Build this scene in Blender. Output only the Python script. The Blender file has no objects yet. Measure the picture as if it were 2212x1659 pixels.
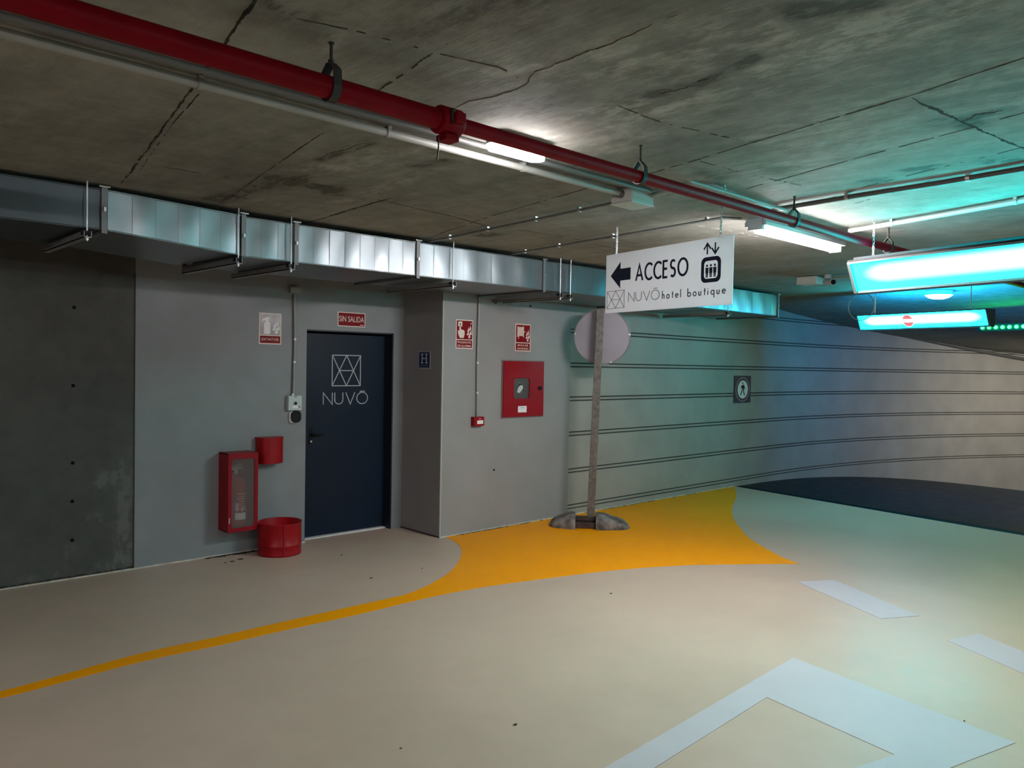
import bpy, bmesh, math, random
import numpy as np
from mathutils import Vector, Matrix
random.seed(7)
S = bpy.context.scene
PI = math.pi

# ------------------------------------------------------------------ camera
PW, PH, F = 2212.0, 1659.0, 1694.1
CAM = Vector((0, 0, 1.72))
yw, pt, rl = math.radians(43.31), math.radians(1.4435), math.radians(1.0384)
FW = Vector((math.sin(yw) * math.cos(pt), math.cos(yw) * math.cos(pt), -math.sin(pt)))
R0 = Vector((math.cos(yw), -math.sin(yw), 0)); U0 = R0.cross(FW)
RI = R0 * math.cos(rl) + U0 * math.sin(rl)
UP = -R0 * math.sin(rl) + U0 * math.cos(rl)
cd = bpy.data.cameras.new('camera'); cam = bpy.data.objects.new('camera', cd)
S.collection.objects.link(cam)
M = Matrix((RI, UP, -FW)).transposed().to_4x4(); M.translation = CAM
cam.matrix_world = M
cd.sensor_width = 36; cd.lens = 36 * F / PW; cd.clip_start = .05; cd.clip_end = 100
S.camera = cam

# ------------------------------------------------------------------ world and exposure
w = bpy.data.worlds.new('world'); S.world = w; w.use_nodes = True
w.node_tree.nodes['Background'].inputs[0].default_value = (.5, .5, .5, 1)
w.node_tree.nodes['Background'].inputs[1].default_value = 0.0
S.view_settings.view_transform = 'Standard'; S.view_settings.look = 'None'
S.view_settings.gamma = 1; S.view_settings.use_curve_mapping = False
S.view_settings.exposure = 0.10
S.cycles.use_denoising = True
S.cycles.max_bounces = 10; S.cycles.diffuse_bounces = 6
S.cycles.sample_clamp_indirect = 6
# strengths of the seen lamps and of the added ones
L_BATTEN = 280.0; L_BULK = 160.0; L_REAR = 185.0; L_SIGN1 = 34.0; L_ADDED_STRIP = 50.0; L_SIGN1B = 12.0; L_SIGN2 = 40.0; L_SIGN2B = 150.0; L_ROUND = 26.0; L_RAMP = 330.0
C_COOL = (1.0, .94, .945)

HC = 2.72           # ceiling height
YL, YR = 6.70, 6.05  # the two wall planes
def zc(X): return HC if X < 10.5 else HC - .085 * (X - 10.5)
def zf(X): return 0.0 if X < 10 else -.0095 * (X - 10) ** 2

def ray(x, y): return FW + RI * ((x - PW / 2) / F) - UP * ((y - PH / 2) / F)
def at(x, y, ax, v):
    """point of the real plane (axis ax = v) seen at a photo position"""
    d = ray(x, y); return CAM + d * ((v - CAM[ax]) / d[ax])
def fl(x, y): p = at(x, y, 2, 0); return (p.x, p.y)
def ce(x, y): p = at(x, y, 2, HC); return (p.x, p.y)

# ------------------------------------------------------------------ materials
MATS = {}
def newmat(name):
    m = bpy.data.materials.new(name); m.use_nodes = True; nt = m.node_tree
    return m, nt, nt.nodes['Principled BSDF']
def mat(name, col, rough=.5, metal=0, spec=.5, noise=0, nscale=8, bump=0, bscale=40, coat=0, vary=None):
    if name in MATS: return MATS[name]
    m, nt, b = newmat(name); n, l = nt.nodes, nt.links
    b.inputs['Base Color'].default_value = (*col, 1); b.inputs['Roughness'].default_value = rough
    b.inputs['Metallic'].default_value = metal; b.inputs['Specular IOR Level'].default_value = spec
    b.inputs['Coat Weight'].default_value = coat
    tc = n.new('ShaderNodeTexCoord')
    if noise:
        t = n.new('ShaderNodeTexNoise'); t.inputs['Scale'].default_value = nscale; t.inputs['Detail'].default_value = 6
        l.new(tc.outputs['Object'], t.inputs['Vector'])
        r = n.new('ShaderNodeMapRange'); r.inputs[1].default_value = .3; r.inputs[2].default_value = .7
        r.inputs[3].default_value = 1 - noise; r.inputs[4].default_value = 1 + noise
        l.new(t.outputs['Fac'], r.inputs[0])
        mx = n.new('ShaderNodeVectorMath'); mx.operation = 'SCALE'; mx.inputs[0].default_value = col
        l.new(r.outputs[0], mx.inputs['Scale']); l.new(mx.outputs[0], b.inputs['Base Color'])
    if bump:
        t2 = n.new('ShaderNodeTexNoise'); t2.inputs['Scale'].default_value = bscale; t2.inputs['Detail'].default_value = 4
        l.new(tc.outputs['Object'], t2.inputs['Vector'])
        bp = n.new('ShaderNodeBump'); bp.inputs['Strength'].default_value = bump; bp.inputs['Distance'].default_value = .01
        l.new(t2.outputs['Fac'], bp.inputs['Height']); l.new(bp.outputs[0], b.inputs['Normal'])
    MATS[name] = m; return m
def emat(name, col, s):
    if name in MATS: return MATS[name]
    m, nt, b = newmat(name)
    b.inputs['Base Color'].default_value = (.8, .8, .8, 1)
    b.inputs['Emission Color'].default_value = (*col, 1); b.inputs['Emission Strength'].default_value = s
    MATS[name] = m; return m

def concrete(name, c1, c2, rot=0.0, streak=1.0, attr=True, rough=.85, big=.5, bump=.25):
    """board-marked concrete: large blotches, fine grain, streaks along the boards, 'stain' attribute for its own marks and painted glow"""
    m, nt, b = newmat(name); n, l = nt.nodes, nt.links
    b.inputs['Roughness'].default_value = rough; b.inputs['Specular IOR Level'].default_value = .25
    tc = n.new('ShaderNodeTexCoord')
    def noise(scale, detail, rgh=.55, sc=(1, 1, 1)):
        mp = n.new('ShaderNodeMapping'); mp.inputs['Rotation'].default_value = (0, 0, rot); mp.inputs['Scale'].default_value = sc
        l.new(tc.outputs['Object'], mp.inputs['Vector'])
        t = n.new('ShaderNodeTexNoise'); t.inputs['Scale'].default_value = scale; t.inputs['Detail'].default_value = detail
        t.inputs['Roughness'].default_value = rgh; l.new(mp.outputs[0], t.inputs['Vector']); return t.outputs['Fac']
    A = noise(big, 5, .6); B = noise(9, 8, .65); C = noise(2.6, 7, .65, (3.2, .5, 1)); D = noise(1.6, 7, .7, (2.2, .6, 1))
    def mth(op, a, b_, c=None):
        x = n.new('ShaderNodeMath'); x.operation = op
        for i, v in enumerate((a, b_)):
            if isinstance(v, (int, float)): x.inputs[i].default_value = v
            else: l.new(v, x.inputs[i])
        return x.outputs[0]
    v = mth('ADD', mth('MULTIPLY', A, .8), mth('MULTIPLY', B, .45))
    v = mth('ADD', v, mth('MULTIPLY', C, .45 * streak)); v = mth('ADD', v, mth('MULTIPLY', D, .5 * streak))
    tot = .5 * (.8 + .45 + .45 * streak + .5 * streak)
    v = mth('SUBTRACT', v, tot)
    if attr:
        at_ = n.new('ShaderNodeAttribute'); at_.attribute_name = 'stain_glow'
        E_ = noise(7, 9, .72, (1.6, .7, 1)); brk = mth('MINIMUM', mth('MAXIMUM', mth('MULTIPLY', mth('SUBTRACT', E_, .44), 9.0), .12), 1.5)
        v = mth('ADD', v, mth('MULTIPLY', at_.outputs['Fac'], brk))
    rp = n.new('ShaderNodeMapRange'); rp.inputs[1].default_value = -.32; rp.inputs[2].default_value = .36
    l.new(v, rp.inputs[0])
    mx = n.new('ShaderNodeMix'); mx.data_type = 'RGBA'; mx.inputs[6].default_value = (*c1, 1); mx.inputs[7].default_value = (*c2, 1)
    l.new(rp.outputs[0], mx.inputs[0]); l.new(mx.outputs[2], b.inputs['Base Color'])
    bp = n.new('ShaderNodeBump'); bp.inputs['Strength'].default_value = bump; bp.inputs['Distance'].default_value = .02
    l.new(mth('ADD', mth('MULTIPLY', B, .6), C), bp.inputs['Height']); l.new(bp.outputs[0], b.inputs['Normal'])
    MATS[name] = m; return m

def floor_material(name, c1, c2, rough=.38, spec=.3):
    m, nt, b = newmat(name); n, l = nt.nodes, nt.links
    tc = n.new('ShaderNodeTexCoord')
    t = n.new('ShaderNodeTexNoise'); t.inputs['Scale'].default_value = .55; t.inputs['Detail'].default_value = 6; t.inputs['Roughness'].default_value = .6
    l.new(tc.outputs['Object'], t.inputs['Vector'])
    t2 = n.new('ShaderNodeTexNoise'); t2.inputs['Scale'].default_value = 7; t2.inputs['Detail'].default_value = 8
    l.new(tc.outputs['Object'], t2.inputs['Vector'])
    a = n.new('ShaderNodeMath'); a.operation = 'MULTIPLY_ADD'; a.inputs[1].default_value = .35
    l.new(t2.outputs['Fac'], a.inputs[0]); l.new(t.outputs['Fac'], a.inputs[2])
    rp = n.new('ShaderNodeMapRange'); rp.inputs[1].default_value = .45; rp.inputs[2].default_value = .85; l.new(a.outputs[0], rp.inputs[0])
    mx = n.new('ShaderNodeMix'); mx.data_type = 'RGBA'; mx.inputs[6].default_value = (*c1, 1); mx.inputs[7].default_value = (*c2, 1)
    l.new(rp.outputs[0], mx.inputs[0]); l.new(mx.outputs[2], b.inputs['Base Color'])
    r2 = n.new('ShaderNodeMapRange'); r2.inputs[3].default_value = rough - .08; r2.inputs[4].default_value = rough + .12
    l.new(t2.outputs['Fac'], r2.inputs[0]); l.new(r2.outputs[0], b.inputs['Roughness'])
    b.inputs['Specular IOR Level'].default_value = spec
    bp = n.new('ShaderNodeBump'); bp.inputs['Strength'].default_value = .06; bp.inputs['Distance'].default_value = .01
    l.new(t2.outputs['Fac'], bp.inputs['Height']); l.new(bp.outputs[0], b.inputs['Normal'])
    MATS[name] = m; return m

m_ceil = concrete('ceiling_concrete', (.082, .077, .062), (.37, .36, .315), rot=-.2, streak=.7)
m_raw = concrete('raw_wall_concrete', (.045, .045, .043), (.12, .118, .108), streak=.2, big=.9)
m_wall = mat('grey_wall_paint', (.205, .212, .225), .55, noise=.07, nscale=3, bump=.12, bscale=60)
m_wallr = mat('grey_pillar_paint', (.255, .252, .255), .6, noise=.06, nscale=3, bump=.12, bscale=60)
m_curve = mat('board_wall_paint', (.31, .30, .275), .6, noise=.10, nscale=2.2, bump=.15, bscale=30)
m_floor = floor_material('cream_floor_coating', (.475, .358, .277), (.575, .436, .341))
m_white = floor_material('white_floor_paint', (.46, .43, .455), (.53, .495, .52), .5)
m_yellow = floor_material('yellow_floor_paint', (.88, .32, .0), (.96, .36, .0), .45, .10)
m_ramp = floor_material('dark_ramp_coating', (.002, .011, .018), (.005, .020, .030), .45, .10)
m_joint = mat('joint_dark', (.040, .037, .032), .95, spec=.1, noise=.5, nscale=30)  # dark colour of joints, cracks, floor specks and foot grime
m_jointl = mat('joint_lime_edge', (.36, .35, .32), .9, spec=.1, noise=.3, nscale=30)
m_red = mat('red_pipe_paint', (.17, .0005, .006), .5, noise=.15, nscale=9, spec=.10)
m_redc = mat('red_cabinet_paint', (.24, .001, .008), .42, spec=.25, noise=.08, nscale=6)
m_redb = mat('red_box_enamel', (.29, .001, .005), .38, spec=.3, noise=.06, nscale=6)
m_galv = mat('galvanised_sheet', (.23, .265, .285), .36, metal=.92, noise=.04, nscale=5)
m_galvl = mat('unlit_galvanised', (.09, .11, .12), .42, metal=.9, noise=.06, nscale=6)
m_galvd = mat('dull_galvanised', (.30, .31, .31), .5, metal=.7, noise=.12, nscale=20)
m_steel = mat('steel_bright', (.6, .6, .6), .35, metal=.9)
m_flange = mat('duct_flange_steel', (.16, .17, .175), .5, metal=.6)
m_dark = mat('dark_steel', (.035, .033, .03), .6, metal=.4)
m_pvc = mat('grey_pvc_conduit', (.27, .27, .25), .45, noise=.06, nscale=10)
m_pvcd = mat('dark_pvc_conduit', (.10, .10, .095), .45)
m_black = mat('black_plastic', (.008, .008, .009), .5, spec=.15)
m_void = mat('drilled_hole', (.006, .006, .006), .9, spec=.05)
m_navy = mat('navy_door_paint', (.007, .014, .028), .42, noise=.1, nscale=5, spec=.18)
m_navyd = mat('navy_frame_paint', (.007, .011, .022), .5)
m_line = mat('pale_vinyl_lines', (.42, .45, .50), .5)
m_signw = mat('white_sign_panel', (.87, .86, .88), .5, noise=.02, nscale=5)
_nt = m_signw.node_tree; _t = _nt.nodes.new('ShaderNodeBsdfTranslucent'); _t.inputs[0].default_value = (.9, .88, .9, 1); _m = _nt.nodes.new('ShaderNodeMixShader'); _m.inputs[0].default_value = .42
_nt.links.new(_nt.nodes['Principled BSDF'].outputs[0], _m.inputs[1]); _nt.links.new(_t.outputs[0], _m.inputs[2]); _nt.links.new(_m.outputs[0], _nt.nodes['Material Output'].inputs[0])
m_ink = mat('navy_sign_ink', (.008, .014, .045), .5)
m_inkg = mat('grey_sign_ink', (.17, .17, .165), .5)
m_sred = mat('sign_red', (.19, .001, .005), .5, spec=.15)
m_scream = mat('sign_cream', (.72, .62, .54), .5)
m_hblue = mat('plate_blue', (.012, .018, .075), .4)
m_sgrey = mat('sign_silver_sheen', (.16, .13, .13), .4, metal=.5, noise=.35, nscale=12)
m_plastic = mat('grey_intercom_plate', (.46, .50, .51), .4)
m_label = mat('white_label', (.75, .74, .74), .5)
m_rubber = mat('worn_rubber', (.13, .12, .11), .8, noise=.8, nscale=11, bump=.3, bscale=30)
m_post = mat('weathered_post', (.125, .122, .110), .55, metal=.35, noise=.35, nscale=22)
m_disc = mat('sign_back_aluminium', (.22, .215, .245), .45, metal=.45, noise=.05, nscale=5)
m_box = mat('junction_box_grey', (.44, .46, .43), .5)
m_lamph = mat('lamp_housing_grey', (.40, .41, .42), .5)
m_trim = mat('pale_caulk', (.52, .48, .42), .6, noise=.3, nscale=20)
m_cas = mat('sign_case_grey', (.09, .11, .11), .5, spec=.3)
m_glass = bpy.data.materials.new('clear_plastic_window'); m_glass.use_nodes = True
gb = m_glass.node_tree.nodes['Principled BSDF']; gb.inputs['Base Color'].default_value = (.75, .7, .7, 1)
gb.inputs['Transmission Weight'].default_value = .93; gb.inputs['Roughness'].default_value = .25; gb.inputs['IOR'].default_value = 1.25

# ------------------------------------------------------------------ mesh helpers
class MB:
    def __init__(s): s.v = []; s.f = []; s.m = []; s.sm = []
    def add(s, vs, fs, mi=0, smooth=False):
        o = len(s.v); s.v += [tuple(v) for v in vs]
        for f in fs: s.f.append([i + o for i in f]); s.m.append(mi); s.sm.append(smooth)
        return s
    def box(s, a, b, mi=0):
        (x0, y0, z0), (x1, y1, z1) = a, b
        x0, x1 = sorted((x0, x1)); y0, y1 = sorted((y0, y1)); z0, z1 = sorted((z0, z1))
        v = [(x0, y0, z0), (x1, y0, z0), (x1, y1, z0), (x0, y1, z0), (x0, y0, z1), (x1, y0, z1), (x1, y1, z1), (x0, y1, z1)]
        return s.add(v, [(0, 3, 2, 1), (4, 5, 6, 7), (0, 1, 5, 4), (1, 2, 6, 5), (2, 3, 7, 6), (3, 0, 4, 7)], mi)
    def obox(s, c, ax, ay, az, mi=0):
        c, ax, ay, az = map(Vector, (c, ax, ay, az))
        v = [c + ax * i + ay * j + az * k for k in (-1, 1) for (i, j) in ((-1, -1), (1, -1), (1, 1), (-1, 1))]
        return s.add(v, [(0, 3, 2, 1), (4, 5, 6, 7), (0, 1, 5, 4), (1, 2, 6, 5), (2, 3, 7, 6), (3, 0, 4, 7)], mi)
    def tube(s, pts, r, n=12, mi=0, caps=True, closed=False):
        pts = [Vector(p) for p in pts]; rs = r if isinstance(r, (list, tuple)) else [r] * len(pts)
        rings = []; prev = None; N = len(pts)
        for i, p in enumerate(pts):
            if closed: t = pts[(i + 1) % N] - pts[i - 1]
            else: t = (pts[min(i + 1, N - 1)] - pts[max(i - 1, 0)])
            t.normalize()
            if prev is None:
                a = Vector((0, 0, 1)) if abs(t.z) < .9 else Vector((1, 0, 0)); u = t.cross(a).normalized()
            else: u = (prev - t * prev.dot(t)).normalized()
            prev = u; v2 = t.cross(u)
            rings.append([p + (u * math.cos(2 * PI * k / n) + v2 * math.sin(2 * PI * k / n)) * rs[i] for k in range(n)])
        vs = [q for g in rings for q in g]; fs = []
        for i in range(N if closed else N - 1):
            j = (i + 1) % N
            for k in range(n): fs.append((i * n + k, i * n + (k + 1) % n, j * n + (k + 1) % n, j * n + k))
        s.add(vs, fs, mi, True)
        if caps and not closed:
            s.add(rings[0], [tuple(range(n))[::-1]], mi); s.add(rings[-1], [tuple(range(n))], mi)
        return s
    def prism(s, poly, f, d0, d1, mi=0, smooth=False):
        """poly of 2D points; f maps (u, v, depth) to 3D"""
        n = len(poly); A = [f(u, v, d0) for u, v in poly]; B = [f(u, v, d1) for u, v in poly]
        s.add(A + B, [tuple(range(n))[::-1], tuple(range(n, 2 * n))], mi)
        return s.add(A + B, [(i, (i + 1) % n, n + (i + 1) % n, n + i) for i in range(n)], mi, smooth)
    def lathe(s, prof, c=(0, 0, 0), n=32, mi=0, a0=0, a1=2 * PI):
        full = abs(a1 - a0 - 2 * PI) < 1e-6; K = n if full else n + 1
        vs = []
        for r, z in prof:
            for k in range(K):
                a = a0 + (a1 - a0) * k / n; vs.append((c[0] + r * math.cos(a), c[1] + r * math.sin(a), c[2] + z))
        fs = []
        for i in range(len(prof) - 1):
            for k in range(n):
                k2 = (k + 1) % K; fs.append((i * K + k, i * K + k2, (i + 1) * K + k2, (i + 1) * K + k))
        return s.add(vs, fs, mi, True)
    def build(s, name, mats, parent=None, bevel=0, loc=None):
        me = bpy.data.meshes.new(name); me.from_pydata(s.v, [], s.f)
        for m in (mats if isinstance(mats, (list, tuple)) else [mats]): me.materials.append(m)
        me.polygons.foreach_set('material_index', s.m); me.polygons.foreach_set('use_smooth', s.sm)
        bm = bmesh.new(); bm.from_mesh(me); bmesh.ops.recalc_face_normals(bm, faces=bm.faces); bm.to_mesh(me); bm.free()
        me.update()
        o = bpy.data.objects.new(name, me); S.collection.objects.link(o)
        if parent: o.parent = parent
        if loc: o.location = loc
        if bevel:
            b = o.modifiers.new('bevel', 'BEVEL'); b.width = bevel; b.segments = 2; b.limit_method = 'ANGLE'
        return o
def tag(o, label, cat, group=None):
    o['label'] = label; o['category'] = cat
    if group: o['group'] = group
    return o
def thing(name, loc, label, cat, rot=0, group=None):
    o = bpy.data.objects.new(name, None); S.collection.objects.link(o); o.empty_display_size = .1
    o.location = loc; o.rotation_euler = (0, 0, rot); return tag(o, label, cat, group)
def struct(o): o['kind'] = 'structure'; return o
def arc(cx, cy, r, a0, a1, n=14, ry=None):
    ry = r if ry is None else ry
    return [(cx + r * math.cos(math.radians(a0 + (a1 - a0) * i / n)), cy + ry * math.sin(math.radians(a0 + (a1 - a0) * i / n))) for i in range(n + 1)]
def disc(cx, cy, r, n=32, ry=None): return arc(cx, cy, r, 0, 360, n, ry)[:-1]
def rrect(x0, y0, x1, y1, r, n=5):
    return (arc(x1 - r, y1 - r, r, 0, 90, n) + arc(x0 + r, y1 - r, r, 90, 180, n) + arc(x0 + r, y0 + r, r, 180, 270, n) + arc(x1 - r, y0 + r, r, 270, 360, n))
FLAT = lambda u, v, d: (u, -d, v)      # drawing plane of a sign: x right, z up, front towards -y
def strokes(mb, lines, wd, d0, d1, f=FLAT, mi=0):
    """flat ribbons with mitred bends along 2D polylines"""
    for ln in lines:
        ln = [Vector((p[0], p[1])) for p in ln]; n = len(ln)
        closed = (ln[0] - ln[-1]).length < 1e-6
        if closed: ln = ln[:-1]; n -= 1
        Lf, Rt = [], []
        for i in range(n):
            a = ln[i - 1] if (i or closed) else None; b = ln[(i + 1) % n] if (i < n - 1 or closed) else None
            d1_ = (ln[i] - a).normalized() if a is not None else None; d2_ = (b - ln[i]).normalized() if b is not None else None
            if d1_ is None: d1_ = d2_
            if d2_ is None: d2_ = d1_
            n1 = Vector((-d1_.y, d1_.x)); n2 = Vector((-d2_.y, d2_.x)); m_ = (n1 + n2)
            m_ = m_.normalized() if m_.length > .05 else n1
            k = min(1 / max(m_.dot(n1), .35), 2.2) * wd / 2
            Lf.append(ln[i] + m_ * k); Rt.append(ln[i] - m_ * k)
        for i in range(n if closed else n - 1):
            j = (i + 1) % n
            mb.prism([Lf[i], Rt[i], Rt[j], Lf[j]], f, d0, d1, mi)
    return mb
# stroke alphabet in a unit-high cell: (advance width, polylines)
G = {}
G['A'] = (.86, [[(0, 0), (.41, 1), (.82, 0)], [(.15, .33), (.67, .33)]])
G['C'] = (.80, [arc(.5, .5, .5, 48, 312, 18)])
G['E'] = (.56, [[(.46, 1), (0, 1), (0, 0), (.46, 0)], [(0, .52), (.42, .52)]])
G['S'] = (.58, [arc(.26, .74, .24, 40, 270, 12)[:-1] + [(.27, .5)] + arc(.25, .26, .25, 85, -140, 12)])
G['O'] = (1.05, [arc(.5, .5, .5, 0, 360, 28)])
G['N'] = (.86, [[(0, 0), (0, 1), (.78, 0), (.78, 1)]])
G['U'] = (.84, [[(0, 1), (0, .38)] + arc(.36, .38, .36, 180, 360, 14) + [(.72, 1)]])
G['V'] = (.86, [[(0, 1), (.41, 0), (.82, 1)]])
G['h'] = (.46, [[(0, 0), (0, 1)], [(0, .36)] + arc(.16, .36, .16, 170, 0, 8) + [(.32, 0)]])
G['o'] = (.60, [arc(.24, .25, .24, 0, 360, 18)])
G['t'] = (.34, [[(.14, .82), (.14, 0)], [(0, .52), (.28, .52)]])
G['e'] = (.58, [[(.02, .27), (.46, .30)] + arc(.24, .26, .235, 10, 320, 16)])
G['l'] = (.18, [[(0, 0), (0, 1)]])
G['b'] = (.60, [[(0, 0), (0, 1)], arc(.24, .25, .24, 0, 360, 18)])
G['u'] = (.50, [[(0, .5), (0, .18)] + arc(.17, .18, .17, 180, 360, 8) + [(.34, .5)]])
G['i'] = (.18, [[(0, 0), (0, .5)], [(0, .66), (0, .74)]])
G['q'] = (.62, [[(.48, .5), (.48, -.38)], arc(.24, .25, .24, 0, 360, 18)])
G[' '] = (.42, [])
def write(mb, text, x, z, h, wd, d0, d1, track=.12, f=FLAT, mi=0, fit=None):
    tw = sum(G[c][0] + track for c in text) - track
    k = (fit / (tw * h)) if fit else 1.0
    for c in text:
        a, ls = G[c]
        strokes(mb, [[(x + p[0] * h * k, z + p[1] * h) for p in l] for l in ls], wd, d0, d1, f, mi)
        x += (a + track) * h * k
    return mb
def text_obj(name, body, x, z, h, wfit, d, m, parent, bold=.0):
    """block lettering (built-in font) fitted to a width and cap height, lying just in front of a panel"""
    cu = bpy.data.curves.new(name, 'FONT'); cu.body = body; cu.size = 1; cu.offset = bold; cu.resolution_u = 3
    o = bpy.data.objects.new('tmp', cu); S.collection.objects.link(o)
    dg = bpy.context.evaluated_depsgraph_get(); me = bpy.data.meshes.new_from_object(o.evaluated_get(dg))
    bpy.data.objects.remove(o); bpy.data.curves.remove(cu)
    co = np.array([v.co[:] for v in me.vertices]); mn, mxx = co.min(0), co.max(0); sc = (wfit / (mxx[0] - mn[0]), h / (mxx[1] - mn[1]))
    for v in me.vertices: v.co = Vector((x + (v.co.x - mn[0]) * sc[0], -d, z + (v.co.y - mn[1]) * sc[1]))
    me.name = name; me.materials.clear(); me.materials.append(m)
    ob = bpy.data.objects.new(name, me); S.collection.objects.link(ob); ob.parent = parent
    md = ob.modifiers.new('thick', 'SOLIDIFY'); md.thickness = .0006; md.offset = 0
    return ob

def grid_surface(name, xs, ys, place, mats, stain_glow=None):
    X, Y = np.meshgrid(xs, ys, indexing='ij'); nx, ny = X.shape
    P = place(X, Y); co = np.stack(P, -1).reshape(-1, 3)
    idx = np.arange(nx * ny).reshape(nx, ny)
    q = np.stack([idx[:-1, :-1], idx[1:, :-1], idx[1:, 1:], idx[:-1, 1:]], -1).reshape(-1, 4)
    me = bpy.data.meshes.new(name); me.vertices.add(len(co)); me.vertices.foreach_set('co', co.astype(np.float32).ravel())
    me.loops.add(q.size); me.loops.foreach_set('vertex_index', q.ravel().astype(np.int32))
    me.polygons.add(len(q)); me.polygons.foreach_set('loop_start', np.arange(0, q.size, 4, dtype=np.int32))
    me.polygons.foreach_set('loop_total', np.full(len(q), 4, np.int32)); me.update(calc_edges=True)
    me.materials.append(mats)
    if stain_glow is not None:
        a = me.attributes.new('stain_glow', 'FLOAT', 'POINT'); a.data.foreach_set('value', stain_glow(X, Y).astype(np.float32).ravel())
    o = bpy.data.objects.new(name, me); S.collection.objects.link(o); return o
def seg_field(X, Y, pts, wd, amp):
    """soft stroke of dirt, lime or painted glow along a polyline, amp > 0 lighter, < 0 darker"""
    best = np.full(X.shape, 1e9)
    for (a, b) in zip(pts[:-1], pts[1:]):
        ax, ay = a; dx, dy = b[0] - ax, b[1] - ay; L = dx * dx + dy * dy + 1e-9
        t = np.clip(((X - ax) * dx + (Y - ay) * dy) / L, 0, 1)
        best = np.minimum(best, np.hypot(X - ax - t * dx, Y - ay - t * dy))
    return amp * np.exp(-(best / wd) ** 2)

# ------------------------------------------------------------------ FLOOR
def plane_y(xs, ys, zfun): return lambda X, Y: (X, Y, zfun(X, Y))
EX = lambda Y: 9.66 + .143 * (Y - 2.28)   # edge where the dark ramp begins
fl0 = MB(); fl0.prism([(-8, -7), (EX(-7), -7), (EX(7.2), 7.2), (-8, 7.2)], lambda u, v, d: (u, v, d), -.3, 0); FLOOR = struct(fl0.build('floor', m_floor))
def ramp_place(X, Y):
    X = X + .143 * (Y - 2.28) * np.clip(1 - (X - 9.66) / 6, 0, 1); return (X, Y, np.where(X < 10, 0, -.0095 * (X - 10) ** 2) - .004)
rx = np.arange(9.66, 25.6, .2); ry = np.array([-7, -5, -3, -1, 1, 2, 3, 4, 5, 6, 7.0])
RAMP = struct(grid_surface('floor_ramp', rx, ry, ramp_place, m_ramp))
sd = RAMP.modifiers.new('slab', 'SOLIDIFY'); sd.thickness = .25; sd.offset = -1

def smooth_poly(px, n=6):
    """closed or open smooth line through points (Catmull-Rom)"""
    P = [Vector(p) for p in px]; out = []
    for i in range(len(P) - 1):
        p0 = P[max(i - 1, 0)]; p1 = P[i]; p2 = P[i + 1]; p3 = P[min(i + 2, len(P) - 1)]
        for k in range(n):
            t = k / n
            out.append(.5 * ((2 * p1) + (p2 - p0) * t + (2 * p0 - 5 * p1 + 4 * p2 - p3) * t * t + (3 * p1 - p0 - 3 * p2 + p3) * t ** 3))
    out.append(P[-1]); return out
def floor_patch(name, poly, m, z=.002, label=None):
    bm = bmesh.new(); vs = [bm.verts.new((p[0], p[1], z)) for p in poly]
    f = bm.faces.new(vs); bmesh.ops.triangulate(bm, faces=[f])
    r = bmesh.ops.extrude_face_region(bm, geom=list(bm.faces))
    for e in r['geom']:
        if isinstance(e, bmesh.types.BMVert): e.co.z -= z - .0002
    bmesh.ops.recalc_face_normals(bm, faces=bm.faces)
    me = bpy.data.meshes.new(name); bm.to_mesh(me); bm.free(); me.materials.append(m)
    o = bpy.data.objects.new(name, me); S.collection.objects.link(o); o.parent = FLOOR
    if label: o['label'] = label
    return o
up_ = smooth_poly([fl(*p) for p in [(-250, 1545), (0, 1494), (300, 1413), (470, 1376), (600, 1346), (749, 1313), (830, 1295), (880, 1283), (930, 1262), (970, 1237), (990, 1214), (997, 1195), (992, 1178), (970, 1164)]])
wb = [(4.84, YR - .012), (6.6, YR - .012), (10.17, YR - .012)]
rt = smooth_poly([(10.17, YR - .012)] + [fl(*p) for p in [(1591, 1071), (1582.5, 1093), (1582, 1113), (1593, 1133.5), (1618, 1162), (1651, 1183), (1692, 1205), (1727, 1218)]])[1:]
lo = smooth_poly([fl(*p) for p in [(1727, 1218), (1600, 1219), (1474, 1221.5), (1337, 1231), (1200, 1247), (1060, 1266), (980, 1280), (900, 1297), (805, 1320), (749, 1333), (600, 1365), (470, 1395), (300, 1431), (0, 1509), (-250, 1562)]])[1:]
floor_patch('yellow_paint', [*up_, *[Vector(p) for p in wb], *rt, *lo], m_yellow, label='golden yellow painted area narrowing to a thin line')
def isect(a, b, c, d):
    a, b, c, d = map(Vector, (a, b, c, d)); r = b - a; s_ = d - c; t = ((c - a).x * s_.y - (c - a).y * s_.x) / (r.x * s_.y - r.y * s_.x); return a + r * t
o1, o2, o3, o4 = fl(1713.5, 1421), fl(2193, 1605), fl(2054, 1659), fl(1306.5, 1659)
i1, i2, i3, i4 = fl(1656.5, 1507), fl(1932.6, 1631), fl(1858, 1656), fl(1419.6, 1656)
OL = isect(o1, o4, o2, o3); IL = isect(i1, i4, i2, i3)
floor_patch('white_triangle_marking', [Vector(o1), Vector(o2), OL, IL, Vector(i2), Vector(i1)], m_white, .0025, 'white painted triangle outline').name = 'white_triangle_marking'
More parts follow.
